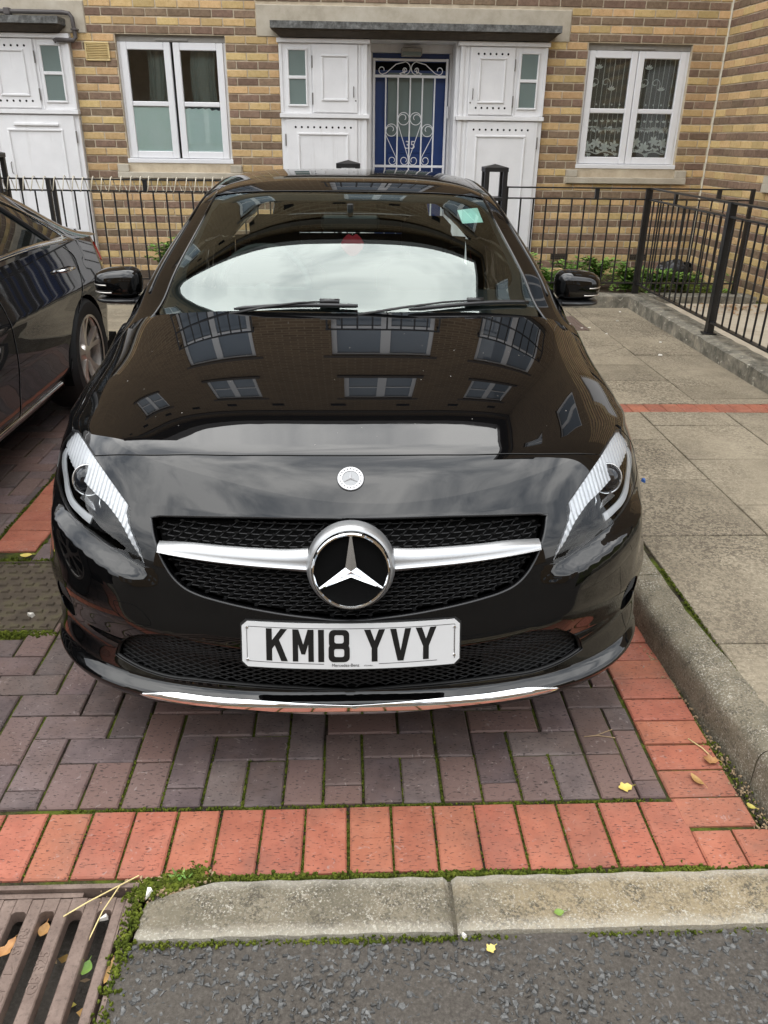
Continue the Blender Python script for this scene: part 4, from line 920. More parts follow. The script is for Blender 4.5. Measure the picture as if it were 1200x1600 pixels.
# ================================================================== the buildings across the street behind the camera, mirrored only in the lower bumper
OB = 11.0; OH = 7.5
opp = thing('opposite_terrace', 'brown brick terrace across the street, mirrored in the black front bumper', 'building', (0, -OB, 0))
def ob(mb, x0, x1, d0, d1, z0, z1): return mb.box(x0, x1, -OB-d1, -OB-d0, z0, z1)      # d = depth into the building
OW = [(cx-w/2, cx+w/2, z0, z1) for cx in (-12, -8.4, -4.9, -1.2, 2.4, 6.0, 9.6) for (w, z0, z1) in ((1.3, .9, 2.5), (1.3, 4.2, 5.7))]
b = MB()
for a, c, d, e in wall_cells(-20, 20, -.1, OH, OW): ob(b, a, c, 0, .35, d, e)
b.build('wall', M['far_brick'], opp)
for (x0, x1, z0, z1) in OW:
    f = MB(); fw = .08; xm = (x0+x1)/2
    for a, c, d, e in ((x0, x1, z0, z0+fw), (x0, x1, z1-fw, z1), (x0, x0+fw, z0+fw, z1-fw), (x1-fw, x1, z0+fw, z1-fw), (xm-fw, xm+fw, z0+fw, z1-fw)): ob(f, a, c, .05, .12, d, e)
    fo = f.build('window', M['upvc'], opp)
    p = MB(); ob(p, x0+.02, x1-.02, .09, .1, z0+.02, z1-.02); p.build('pane', M['pane_blue'], fo)
b = MB(); ob(b, -20, 20, -.30, .5, OH+.002, OH+.25); b.build('eaves', M['pipe'], opp)
b = MB(); b.add([(-20, -OB, OH+.26), (20, -OB, OH+.26), (20, -OB-5, OH+2.2), (-20, -OB-5, OH+2.2)], [(0, 1, 2, 3)]); b.build('roof', M['lead'], opp)
# ================================================================== the black hatchback: body surfaces in car space
# y0, z0, a, b, n, dz of the section rows from lip to cowl
# v knots: rows   y0    z0    a     b     n    dz
ROWS=[
 (.120,.205,.778,.382,2.8,-.022),
 (.052,.231,.826,.398,2.9,-.024),
 (.045,.258,.847,.412,2.9,-.024),
 (.074,.288,.853,.436,2.82,-.034),
 (.070,.335,.862,.49,2.65,-.045),
 (.035,.400,.876,.565,2.5,-.035),
 (.020,.470,.885,.60,2.5,-.02),
 (.030,.530,.89,.64,2.5,.0),
 (.060,.660,.89,.70,2.5,.02),
 (.130,.755,.888,.72,2.6,.05),
 (.195,.815,.885,.72,2.8,.07),
 (.262,.8578,.88,.70,3.0,.09),
 (.305,.8715,.884,.68,3.06,.092),
 (.40,.8985,.882,.62,3.2,.112),
 (.54,.934,.878,.54,3.4,.138),
 (.83,.988,.872,.46,3.5,.165),
 (1.15,1.031,.872,.34,3.4,.15),
 (1.30,1.050,.868,.32,3.4,.15),
]
CA=np.array(ROWS)
kn=np.concatenate([[0],np.cumsum(np.hypot(np.diff(CA[:,0]),np.diff(CA[:,1])))])
kn=kn/kn[-1]
def natural(x,y):
    n=len(x);h=np.diff(x);M=np.zeros((n,n));r=np.zeros(n);M[0,0]=M[-1,-1]=1
    for i in range(1,n-1):
        M[i,i-1]=h[i-1];M[i,i]=2*(h[i-1]+h[i]);M[i,i+1]=h[i];r[i]=6*((y[i+1]-y[i])/h[i]-(y[i]-y[i-1])/h[i-1])
    m=np.linalg.solve(M,r)
    def f(t):
        t=np.asarray(t,float);i=np.clip(np.searchsorted(x,t)-1,0,n-2);d=t-x[i];hh=h[i];e=x[i+1]-t
        return (m[i]*e**3+m[i+1]*d**3)/(6*hh)+(y[i]/hh-m[i]*hh/6)*e+(y[i+1]/hh-m[i+1]*hh/6)*d
    return f
def pchip(x,y):
    h=np.diff(x);dl=np.diff(y)/h;n=len(x);d=np.zeros(n)
    for i in range(1,n-1):
        if dl[i-1]*dl[i]>0:
            w1=2*h[i]+h[i-1];w2=h[i]+2*h[i-1];d[i]=(w1+w2)/(w1/dl[i-1]+w2/dl[i])
    d[0]=dl[0];d[-1]=dl[-1]
    def f(t):
        t=np.asarray(t,float);i=np.clip(np.searchsorted(x,t)-1,0,n-2);s=(t-x[i])/h[i]
        return (1+2*s)*(1-s)**2*y[i]+s*(1-s)**2*h[i]*d[i]+s*s*(3-2*s)*y[i+1]+s*s*(s-1)*h[i]*d[i+1]
    return f
SPL=9
def mk(col):
    lo=pchip(kn[:SPL+2],CA[:SPL+2,col]); hi=natural(kn[SPL:],CA[SPL:,col])
    def f(t):
        t=np.asarray(t,float); return np.where(t<kn[SPL],lo(np.minimum(t,kn[SPL])),hi(np.maximum(t,kn[SPL])))
    return f
FN=[mk(i) for i in range(6)]
def P(u,v):
    u=np.asarray(u,float);v=np.asarray(v,float)
    y0,z0,a,b,n,dz=[f(v) for f in FN]
    s=np.sin(np.clip(np.abs(u),0,1)*math.pi/2); S=1-np.sqrt(np.maximum(1-s**n,0))
    x,y=a*s,y0+b*S
    au=np.abs(u); sm=lambda t: (lambda c: c*c*(3-2*c))(np.clip(t,0,1)); vh=.2615+.142*(au-.376)
    d=.028*sm((au-.34)/.09)*(1-sm((au-.64)/.14))*sm((vh-.001-v)/.021)*(1-sm((vh-.03-v)/.11)); x=x+d*s**1.5; y=y-d*np.sqrt(np.maximum(1-s**3,0))
    fd=np.clip((y-.30)/.22,0,1);fd=fd*fd*(3-2*fd); q=(x-(.588+.158*(y-.39)))/.010
    return np.stack([np.sign(u)*x, y, z0-dz*S-.085*fd*.010*np.logaddexp(0,np.clip(q,-60,60))],-1)

# greenhouse: cy,cz, ex,ey,ez, n
GR=np.array([
 (1.04,.990,.828,1.255,.908,5.0),
 (1.14,1.033,.785,1.365,.971,5.0),
 (1.28,1.1030,.759,1.475,1.040,5.0),
 (1.45,1.1840,.724,1.62,1.125,5.0),
 (1.75,1.3150,.669,1.882,1.235,4.7),
 (1.86,1.3590,.654,1.992,1.269,4.5),
 (2.11,1.404,.632,2.275,1.320,4.0),
 (2.45,1.421,.620,2.55,1.345,3.6),
 (2.95,1.413,.610,2.95,1.340,3.4),
 (3.50,1.375,.600,3.42,1.285,3.4),
 (3.95,1.230,.600,3.85,1.150,3.4),
 (4.18,.980,.700,4.06,.940,3.4),
])
gk=np.concatenate([[0],np.cumsum(np.hypot(np.diff(GR[:,0]),np.diff(GR[:,1])))]);GLEN=gk[-1];gk=gk/gk[-1]
GF=[natural(gk,GR[:,i]) for i in range(6)]
def Gs(u,v):
    u=np.asarray(u,float);v=np.asarray(v,float)
    cy,cz,ex,ey,ez,n=[f(v) for f in GF]
    s=np.sin(np.clip(np.abs(u),0,1)*math.pi/2);S=1-np.sqrt(np.maximum(1-s**n,0))
    return np.stack([np.sign(u)*ex*s, cy+(ey-cy)*(.42*s**2+.58*s**3.6), cz-(cz-ez)*(.07*s**2+.93*S)],-1)
# outlines of the panels as (u, v) on the front surface, right half
HLO = [(0.7013, 0.4399), (0.7627, 0.404), (0.82, 0.3678), (0.8249, 0.3372), (0.7921, 0.3239), (0.7455, 0.319), (0.7007, 0.3121), (0.6578, 0.3023), (0.6135, 0.2932), (0.5665, 0.2861), (0.5179, 0.2806), (0.4701, 0.2733), (0.4228, 0.2653), (0.3756, 0.2571)]
HLI = [(0.7013, 0.4399), (0.664, 0.4462), (0.6377, 0.4387), (0.6119, 0.4301), (0.5867, 0.4193), (0.5615, 0.4083), (0.5358, 0.397), (0.5101, 0.3857), (0.4858, 0.3737), (0.4617, 0.3615), (0.4388, 0.3486), (0.4175, 0.3351), (0.4136, 0.3142), (0.3978, 0.2969), (0.383, 0.2781), (0.3756, 0.2571)]
BAND = [(0.7714, 0.3896), (0.7015, 0.3783), (0.6092, 0.358), (0.5341, 0.3404), (0.4983, 0.3332), (0.4688, 0.3225), (0.4389, 0.3066), (0.4126, 0.2841), (0.3897, 0.2671)]
BUP = [(0.751, 0.4258), (0.6884, 0.4428), (0.6351, 0.4307), (0.5703, 0.4051), (0.5222, 0.3853), (0.4734, 0.3612), (0.4404, 0.3429), (0.4307, 0.3377), (0.4339, 0.3263), (0.4287, 0.3153), (0.4135, 0.2967), (0.3992, 0.2782), (0.3862, 0.2623)]
DRLO = [(0.753, 0.3865), (0.7853, 0.3594), (0.7154, 0.3385), (0.6743, 0.318), (0.6316, 0.3042), (0.58, 0.2976), (0.5401, 0.2931)]
DRLI = [(0.7321, 0.3884), (0.7337, 0.3696), (0.688, 0.3433), (0.652, 0.325), (0.6134, 0.3133), (0.5684, 0.3077), (0.5347, 0.3047)]
PROJ = [(0.5717, 0.3487)]
GR = [(0.3687, 0.329), (0.3623, 0.3083), (0.3515, 0.2883), (0.338, 0.2689), (0.3197, 0.252), (0.2954, 0.2399), (0.2664, 0.2332), (0.2364, 0.2292), (0.2064, 0.2256), (0.1765, 0.2223), (0.1468, 0.2192), (0.1173, 0.2162), (0.0879, 0.2136), (0.0586, 0.2114), (0.0293, 0.2093), (0.0, 0.2082)]
GT = [(0.3646, 0.3317), (0.2801, 0.3382), (0.1619, 0.3429), (0.0, 0.3427)]
INT_T = [(0.5156, 0.0915), (0.4972, 0.1098), (0.4524, 0.1408), (0.4066, 0.1617), (0.3598, 0.1706), (0.3129, 0.1715), (0.2684, 0.1679), (0.2006, 0.1649), (0.0997, 0.1617), (0.0024, 0.1581)]
INT_B = [(0.5156, 0.0915), (0.4717, 0.0861), (0.423, 0.0817), (0.3652, 0.0796), (0.3011, 0.0809), (0.214, 0.0797), (0.1096, 0.0762), (0.0033, 0.0734)]
CHR_T = [(0.4454, 0.0516), (0.3653, 0.062), (0.2722, 0.0623), (0.1592, 0.0611), (0.0021, 0.0547)]
CHR_B = [(0.4486, 0.0489), (0.3358, 0.0494), (0.245, 0.0494), (0.1619, 0.0466), (0.0024, 0.035)]
VENT = [(0.7209, 0.1696), (0.6357, 0.1773), (0.6557, 0.1216), (0.7232, 0.11), (0.7908, 0.1158)]
SHUT = [(0.541, 0.4024), (0.4578, 0.4146), (0.3762, 0.4225), (0.2954, 0.4293), (0.2199, 0.4313), (0.1446, 0.4332), (0.0724, 0.4332), (0.0006, 0.433)]
SEAM = [(0.7102, 0.4611), (0.7339, 0.551), (0.7567, 0.6485), (0.7899, 0.749), (0.7323, 0.8286), (0.6986, 0.9129), (0.7208, 0.9975)]
BADGE = [(0.0008, 0.3966)]
class Surf:
    def __init__(s, fn, su, sv): s.f = fn; s.su = su; s.sv = sv
    def P(s, q): return s.f(q[:, 0], q[:, 1])
    def N(s, q):
        e = 1.5e-4
        a = s.f(q[:, 0]+e, q[:, 1])-s.f(q[:, 0]-e, q[:, 1]); b = s.f(q[:, 0], q[:, 1]+e)-s.f(q[:, 0], q[:, 1]-e)
        n = np.cross(a, b); return n/np.maximum(np.linalg.norm(n, axis=1, keepdims=True), 1e-12)
def pip(pt, poly):
    x, y = pt[:, 0], pt[:, 1]; r = np.zeros(len(pt), bool); n = len(poly); j = n-1
    for i in range(n):
        xi, yi = poly[i]; xj, yj = poly[j]
        c = ((yi > y) != (yj > y)) & (x < (xj-xi)*(y-yi)/((yj-yi) or 1e-15)+xi); r ^= c; j = i
    return r
def area(p): p = np.array(p); q = np.roll(p, -1, 0); return .5*np.sum(p[:, 0]*q[:, 1]-q[:, 0]*p[:, 1])
def densify(poly, A, h):
    out = []
    for i in range(len(poly)):
        a, b = np.array(poly[i]), np.array(poly[(i+1) % len(poly)]); n = max(1, int(np.linalg.norm((b-a)*A)/h))
        out += [a+(b-a)*k/n for k in range(n)]
    return np.array(out)
def panel(name, S, outer, holes, mat, parent, h=.03, off=0., depth=.014, rnd=.0016, mirror=False):
    A = np.array([S.su, S.sv]); rings = []
    for k, r in enumerate([outer]+list(holes)):
        r = [tuple(p) for p in r]; r = [p for i, p in enumerate(r) if np.linalg.norm((np.array(p)-np.array(r[i-1]))*A) > 5e-4]
        if (area(r) > 0) != (k == 0): r = r[::-1]
        rings.append(densify(r, A, h*.6))
    lo, hi = rings[0].min(0), rings[0].max(0)
    gx, gy = np.meshgrid(np.arange(lo[0], hi[0], h/S.su), np.arange(lo[1], hi[1], h/S.sv)); g = np.stack([gx.ravel(), gy.ravel()], 1)
    g = g + RNG.uniform(-.08, .08, g.shape)*h/A
    def inside(p):
        m = pip(p, rings[0])
        for r in rings[1:]: m &= ~pip(p, r)
        return m
    m = inside(g); allr = np.concatenate(rings)
    if len(g[m]):
        gi = g[m]; keep = np.ones(len(gi), bool)
        for c in range(0, len(gi), 500):
            dd = ((gi[c:c+500, None, :]-allr[None])*A); keep[c:c+500] = (dd**2).sum(2).min(1) > (h*.42)**2
        gi = gi[keep]
    else: gi = g[:0]
    pts = np.concatenate([allr, gi]); ed = []; b0 = 0
    for r in rings: n = len(r); ed += [(b0+i, b0+(i+1) % n) for i in range(n)]; b0 += n
    vv, _, ff, _, _, _ = delaunay_2d_cdt([Vector(p) for p in (pts*A)], ed, [], 0, 1e-7)
    q = np.array([(v.x, v.y) for v in vv])/A; ff = np.array([f[:] for f in ff]); ce = q[ff].mean(1); ff = ff[inside(ce)]
    of = off if callable(off) else (lambda q_: np.full(len(q_), float(off)))
    def at(q_): return S.P(q_), S.N(q_)
    p, n = at(q); v = p+n*of(q)[:, None]; verts = v.tolist(); faces = ff.tolist()
    if callable(off):                                   # relief: let the mesh make its own normals
        nor = [(0, 0, 0)]*len(verts)
    else: nor = n.tolist()
    if depth:
        for r in rings:
            p, n = at(r); c = p+n*of(r)[:, None]; e = np.roll(c, -1, 0)-np.roll(c, 1, 0); t = np.cross(e, n); t /= np.maximum(np.linalg.norm(t, axis=1, keepdims=True), 1e-12)
            b0 = len(verts); k = len(r); k1 = (n+t); k1 /= np.linalg.norm(k1, axis=1, keepdims=True)
            L = [(c, n), (c+t*rnd*.7-n*rnd*.35*np.sign(depth), k1), (c+t*rnd-n*rnd*np.sign(depth), t), (c+t*rnd-n*depth, t)] if rnd else [(c, t), (c-n*depth, t)]
            for a, nn in L: verts += a.tolist(); nor += nn.tolist()
            for l in range(len(L)-1):
                for i in range(k): j = (i+1) % k; faces.append([b0+l*k+i, b0+(l+1)*k+i, b0+(l+1)*k+j, b0+l*k+j])
    me = bpy.data.meshes.new(name); me.from_pydata(verts, [], faces); me.materials.append(mat)
    me.polygons.foreach_set('use_smooth', [True]*len(me.polygons)); me.update(); me.normals_split_custom_set_from_vertices(nor)
    o = bpy.data.objects.new(name, me); link(o, parent, W[parent.name])
    if mirror: o.scale = (-1, 1, 1)
    return o
def both(name, S, outer, holes, mat, parent, **k):
    a = panel(name, S, outer, holes, mat, parent, **k); b = bpy.data.objects.new(name, a.data); link(b, parent, W[parent.name]); b.scale = (-1, 1, 1); return a, b
def mir(pts): return [(-a, b) for a, b in pts]
def sym(half): return list(half)+[(-a, b) for a, b in reversed(half) if abs(a) > 1e-6]      # half runs from the centre line round to the centre line
def smooth2(p, n=5): return [tuple(x) for x in catmull(p, n)]
FS = Surf(P, 1.25, 2.05); GSf = Surf(Gs, 1.05, GLEN)
car = thing('hatchback', 'glossy black hatchback parked nose-on, number plate KM18 YVY', 'car', (-.006, 1.53, 0))
V14 = kn[16]
shut = smooth2(SHUT[::-1]); shut[0] = (0., shut[0][1])            # centre -> headlight
hli, hlo = smooth2(HLI), smooth2(HLO)
seam = smooth2([(.715, .4560)]+[(max(a, .712), b) for a, b in SEAM[1:5]]+[(.705, .87), (.70, V14)])
gp = .0024
# bonnet
hl_top = [p for p in hli[::-1] if p[1] > shut[-1][1]+.004]
half = [(a, b+gp*.7) for a, b in shut] + [(a-.004, b+gp*1.2) for a, b in hl_top if a < .69] + [(a-.003, b) for a, b in seam] + [(0, V14)]
panel('bonnet', FS, sym(half), [], M['paint'], car, h=.022)
m = MB(); bo = [o for o in car.children if o.name.startswith('bonnet')][0]
for _ in range(46):
    q = np.array([(RNG.uniform(-.6, .6), RNG.uniform(.45, V14-.01))]); p0, n0 = FS.P(q)[0], FS.N(q)[0]; r_ = RNG.uniform(.0005, .0013); e1 = np.cross(n0, (0, 1, 0)); e2 = np.cross(n0, e1); m.add([tuple(p0+n0*.0004+(e1*math.cos(t)+e2*math.sin(t))*r_) for t in (0, 1.3, 2.4, 3.7, 5)], [(0, 1, 2, 3, 4)])
tag(m.build('dust_specks', M['pebble'], bo, local=True), kind='stuff')
# front bumper with its openings
grille = [(a, b) for a, b in smooth2(GT[::-1])][::-1]; grille = smooth2(GT[::-1]); 
gr_half = [(0, GT[-1][1])] + [(a, b) for a, b in smooth2(GT[::-1])[1:-1]] + smooth2(GR); gr_half[-1] = (0, GR[-1][1])
def inset(poly, d, A=(1.25, 2.05)):
    p = np.array(poly)*A; n = len(p); out = []
    s = 1 if area(p) > 0 else -1
    for i in range(n):
        e = p[(i+1) % n]-p[i-1]; L = np.linalg.norm(e) or 1; nn = np.array([-e[1], e[0]])/L*s; out.append(tuple((p[i]+nn*d)/A))
    return out
it, ib = smooth2(INT_T), smooth2(INT_B)                            # tip -> centre
int_half = [(0, it[-1][1])] + it[::-1][1:] + ib[1:-1] + [(0, ib[-1][1])]
UE = .965
bh = [(0, .0)] + [(u, .0) for u in np.linspace(.05, UE, 16)] + [(UE, v) for v in np.linspace(.02, .44, 22)] + [(u, .4430) for u in (.9, .84, .78, .72)] + [(a+.002, b) for a, b in hlo] + [p for p in hli[::-1] if p[1] < shut[-1][1]-.001][1:] + [(a, b-gp*.5) for a, b in shut[::-1]]
bh[-1] = (0, bh[-1][1])
vent = [tuple(p) for p in catmull(VENT, 4, True)]
bumper = panel('front_bumper', FS, sym(bh), [sym(gr_half), sym(int_half), vent, mir(vent)], M['paint'], car, h=.0105, depth=.022)
# wings
fh = [(.700, .4405)] + [(u, .4455) for u in (.74, .8, .87, .93)] + [(UE, v) for v in np.linspace(.4455, V14+.02, 20)] + [(.9, V14+.02), (.8, V14+.012)] + [(a+.003, b) for a, b in seam[::-1]]
both('wing', FS, fh, [], M['paint'], car, h=.022)
# dark shell behind the gaps, cowl
panel('inner_shell', FS, [(-.93, .16), (.93, .16), (.93, .90), (-.93, .90)], [], M['gap'], car, h=.08, off=-.095, depth=0)
panel('cowl', FS, [(-.80, V14-.02), (.80, V14-.02), (.80, .999), (-.80, .999)], [], M['trim'], car, h=.05, off=-.012, depth=0)
# headlights
lampP = hlo + hli[::-1][1:-1]
def ribs(q): p = P(q[:, 0], q[:, 1]); x = p[:, 0]*1.0+p[:, 2]*.28; return -.012+.0055*np.abs(((x/.0125) % 1.0)-.5)
band_in = smooth2(BAND); hi_in = [(a-.010, b-.0035) for a, b in hli if b < .4345]
band = band_in + [p for p in hi_in[::-1] if p[1] < .4325] if False else None
bpoly = [tuple(p) for p in BUP] + band_in[::-1]
for s in (1, -1):
    lamp = panel('headlight', FS, lampP, [], M['lamp_k'], car, h=.04, off=-.085, depth=-.080, rnd=0, mirror=s < 0)
    kw = dict(mirror=False)
    def sub(name, poly, mat, **k):
        return panel(name, FS, poly, [], mat, lamp, mirror=s < 0 and False, **k)
    sub('reflector_band', bpoly, M['lamp_w'], h=.0040, off=ribs, depth=.007, rnd=.001)
    dr = smooth2(DRLO) + smooth2([(a, b) for a, b in DRLI[::-1]])
    sub('light_bar', dr, M['lamp_w'], h=.012, off=-.007, depth=.005, rnd=.0012)
    sub('indicator', [(.600, .3225), (.560, .3185), (.532, .3145), (.545, .3235), (.585, .3305)], M['lamp_c'], h=.012, off=-.014, depth=.004, rnd=.001)
    edge_in = [(a, b) for a, b in band_in]
    c = Vector(P(PROJ[0][0], PROJ[0][1]-.004)) + Vector((0, .045, -.004)); ax = Vector((.10, -1, .28))
    m = MB(); m.lathe([(.0, .020), (.012, .019), (.024, .0155), (.034, .008), (.0385, 0)], c, ax, 40); m.mi = 1; m.lathe([(.0385, .002), (.041, .006), (.0435, .003), (.0445, -.02)], c, ax, 40)
    m.build('projector', [M['lamp_b'], M['lamp_c']], lamp, smooth=True, local=True)
    m = MB(); m.tube([tuple(P(u, v)+np.array((0, .03, 0))) for u, v in ((.502, .3325), (.512, .327), (.514, .320), (.508, .314))], .0018, 6); m.build('high_beam_rim', M['lamp_c'], lamp, smooth=True, local=True)
    m = MB(); r_ = [tuple(P(a, b)+np.array(N_)*-.014) for (a, b), N_ in zip(band_in, FS.N(np.array(band_in)))]; m.tube([(x-.003, y, z-.004) for x, y, z in r_], .0022, 6); m.build('trim_line', M['lamp_c'], lamp, smooth=True, local=True)
    le = panel('lens', FS, lampP, [], M['lens'], lamp, h=.02, off=-.0015, depth=0)
    if s < 0:
        for ch in lamp.children: ch.matrix_parent_inverse = Matrix.Identity(4)
# dark seal round the lamps
for s in (1, -1):
    m = MB(); q = np.array(lampP); pp = P(q[:, 0], q[:, 1])-FS.N(q)*.006; m.tube([(s*x, y, z) for x, y, z in pp], .0042, 6, True); m.build('lamp_seal', M['trim'], car, smooth=True, local=True)
# side vents
for s in (vent, mir(vent)): 
    vo = panel('air_slot', FS, s, [], M['trim'], car, h=.03, off=-.02, depth=0)
    m = MB()
    for k in range(9):
        t = k/8; z = .408+.062*t; x0, x1 = .735+.055*t*.2, .80-.02*(1-t)
        sg = 1 if s is vent else -1
        qs = [tuple(P(u, v)) for u, v in ((.640+.02*t, .150+.030*t), (.70, .153+.028*t))]
        m.tube([(sg*a, b+.006, c) for a, b, c in qs], .0028, 5)
    m.build('slot_fins', M['trim'], vo, local=True)

# grille: backing, studded lattice, louvre, star
def solve(x, z, u0=.2, v0=.28):
    u = np.full(len(x), u0); v = np.full(len(x), v0)
    for _ in range(30):
        p = P(u, v); e = 1e-5; a = (P(u+e, v)-p)/e; b = (P(u, v+e)-p)/e
        dx, dz = x-p[:, 0], z-p[:, 2]; D = a[:, 0]*b[:, 2]-b[:, 0]*a[:, 2]; D = np.where(abs(D) < 1e-6, 1e-6, D)
        u = u+np.clip((dx*b[:, 2]-dz*b[:, 0])/D, -.05, .05); v = np.clip(v+np.clip((a[:, 0]*dz-a[:, 2]*dx)/D, -.03, .03), 0, 1)
    return np.stack([u, v], 1)
gpoly = sym(gr_half)
go_ = panel('grille', FS, gpoly, [], M['gap'], car, h=.04, off=-.040, depth=-.03, rnd=0)
fr = MB(); q = np.array(densify(gpoly, np.array([1.25, 2.05]), .02)); pp = P(q[:, 0], q[:, 1])-FS.N(q)*.004; fr.tube(pp.tolist(), .0045, 6, True); fr.build('grille_frame', M['trim_s'], go_, smooth=True, local=True)
dots = []; idx = {}
for j in range(-12, 22):
    for i in range(-18, 19):
        x = (i+.5*(j % 2))*.0305; z = .655+.0112*j; idx[i, j] = len(dots); dots.append((x, z))
D = np.array(dots); q = solve(np.abs(D[:, 0]), D[:, 1]); gin = inset(gpoly, .004); ok = pip(np.stack([q[:, 0]*np.sign(D[:, 0]+1e-9), q[:, 1]], 1), gin)
pp = P(q[:, 0], q[:, 1]); nn = FS.N(q); sg = np.where(D[:, 0] < 0, -1., 1.)[:, None]*np.array([1, 0, 0])+np.array([0, 1, 1]); pp = pp*sg; nn = nn*sg
lat = MB(); base = pp-nn*.026
for k in range(len(D)):
    if not ok[k]: continue
    c = Vector(base[k]); n = Vector(nn[k]); lat.add([c+Vector((math.cos(a)*rx, 0, math.sin(a)*rz))+n*hh for hh, rx, rz in ((0, .0062, .0042), (.007, .0050, .0032)) for a in np.linspace(0, 2*PI, 8, endpoint=False)], [(i, (i+1) % 8, 8+(i+1) % 8, 8+i) for i in range(8)]+[tuple(range(8, 16))])
inv = {v: k for k, v in idx.items()}
for k in range(len(D)):
    if not ok[k]: continue
    i, j = inv[k]
    for (di, dj) in ((1, 0), (j % 2, 1)):
        t = idx.get((i+di, j+dj))
        if t is not None and ok[t]: lat.tube([base[k], base[t]], 0.0009 if dj else .0014, 4, caps=False)
lat.build('grille_lattice', M['grille_k'], go_, local=True)
# silver louvre wings
LT = [(.100, .690), (.154, .687), (.229, .687), (.305, .6865), (.383, .685), (.462, .676)]; LB = [(.100, .641), (.154, .646), (.229, .6495), (.305, .6525), (.383, .655), (.458, .660)]
lt, lb = catmull(LT, 6), catmull(LB, 6)
for s in (1, -1):
    m = MB(); rows = []
    for (a, b) in zip(lt, lb):
        x = a[0]; qm = solve(np.array([x]), np.array([(a[1]+b[1])/2])); ym = P(qm[:, 0], qm[:, 1])[0][1]-.012
        hgt = (a[1]-b[1])/2; zc = (a[1]+b[1])/2
        sec = [(.035, -1.), (.010, -.96), (.001, -.72), (-.003, -.40), (.001, -.30), (.0035, -.2), (.005, .2), (.009, .6), (.015, .92), (.035, 1.)]
        rows.append([(s*x, ym+d+.10*hgt*k, zc+hgt*k) for d, k in sec])
    n = len(rows[0]); m.add([p for r in rows for p in r], [(i*n+k, i*n+k+1, (i+1)*n+k+1, (i+1)*n+k) for i in range(len(rows)-1) for k in range(n-1)]+[tuple((len(rows)-1)*n+k for k in range(n))])
    m.build('louvre', M['silver'], go_, smooth=50, local=True)
# star emblem
sc_, sn = Vector((0, .030, .6615)), Vector((0, -math.cos(math.radians(14)), math.sin(math.radians(14)))).normalized(); sx = Vector((1, 0, 0)); su_ = sn.cross(sx).normalized(); su_ = su_ if su_.z > 0 else -su_
m = MB(); m.lathe([(0, -.008), (.0825, -.008)], sc_, sn, 64); m.mi = 1
m.lathe([(.0815, -.008), (.083, .005), (.0855, .0085), (.0885, .008), (.0908, .004), (.092, -.012)], sc_, sn, 72)
m.mi = 2; m.lathe([(.0905, .002), (.095, .000), (.0995, -.006), (.1030, -.016), (.104, -.05)], sc_+su_*.0055, sn, 72)
m.mi = 1; tips = []
for k in range(3):
    a = PI/2+2*PI*k/3; d = sx*math.cos(a)+su_*math.sin(a)
    t = sc_+d*.0815+sn*.001; l = sc_+(sx*math.cos(a+PI/3)+su_*math.sin(a+PI/3))*.0150-sn*.003; r = sc_+(sx*math.cos(a-PI/3)+su_*math.sin(a-PI/3))*.0150-sn*.003; c = sc_+sn*.0045; w = .0022; pd = sx*math.cos(a+PI/2)+su_*math.sin(a+PI/2)
    m.add([c, l, sc_+d*.0815+pd*w-sn*.003, t, sc_+d*.0815-pd*w-sn*.003, r], [(0, 3, 2, 1), (0, 5, 4, 3)])
m.build('star_emblem', [M['gap'], M['chrome'], M['silver']], go_, smooth=25, local=True)
# badge on the nose
bp, bn = Vector(P(0, BADGE[0][1])), Vector(FS.N(np.array([(0, BADGE[0][1])]))[0]); bx_ = Vector((1, 0, 0)); bu = bn.cross(bx_); bu = bu if bu.z > 0 else -bu
m = MB(); m.lathe([(0, .0015), (.0195, .0015)], bp, bn, 40); m.mi = 1; m.lathe([(.0195, .0012), (.0205, .0028), (.031, .0028), (.0325, .001)], bp, bn, 48); m.mi = 2; m.lathe([(.0318, .0018), (.0335, .001), (.034, -.004)], bp, bn, 48); m.mi = 1
for k in range(3):
    a = PI/2+2*PI*k/3; d = bx_*math.cos(a)+bu*math.sin(a); l, r = [bx_*math.cos(a+t)+bu*math.sin(a+t) for t in (PI/3, -PI/3)]
    m.add([bp+bn*.0042, bp+l*.0035+bn*.002, bp+d*.0195+bn*.0024, bp+r*.0035+bn*.002], [(0, 2, 1), (0, 3, 2)])
m.mi = 2
for k in range(20):
    a = 2*PI*k/20; 
    if abs(math.sin(a)) > .3: d = bx_*math.cos(a)+bu*math.sin(a); e = bx_*math.cos(a+PI/2)+bu*math.sin(a+PI/2); c = bp+d*.0258+bn*.0031; m.add([c+e*.0012+d*.0018, c-e*.0012+d*.0018, c-e*.0012-d*.0018, c+e*.0012-d*.0018], [(0, 1, 2, 3)])
m.build('badge', [M['badge_c'], M['badge_r'], M['trim']], bumper, smooth=25, local=True)
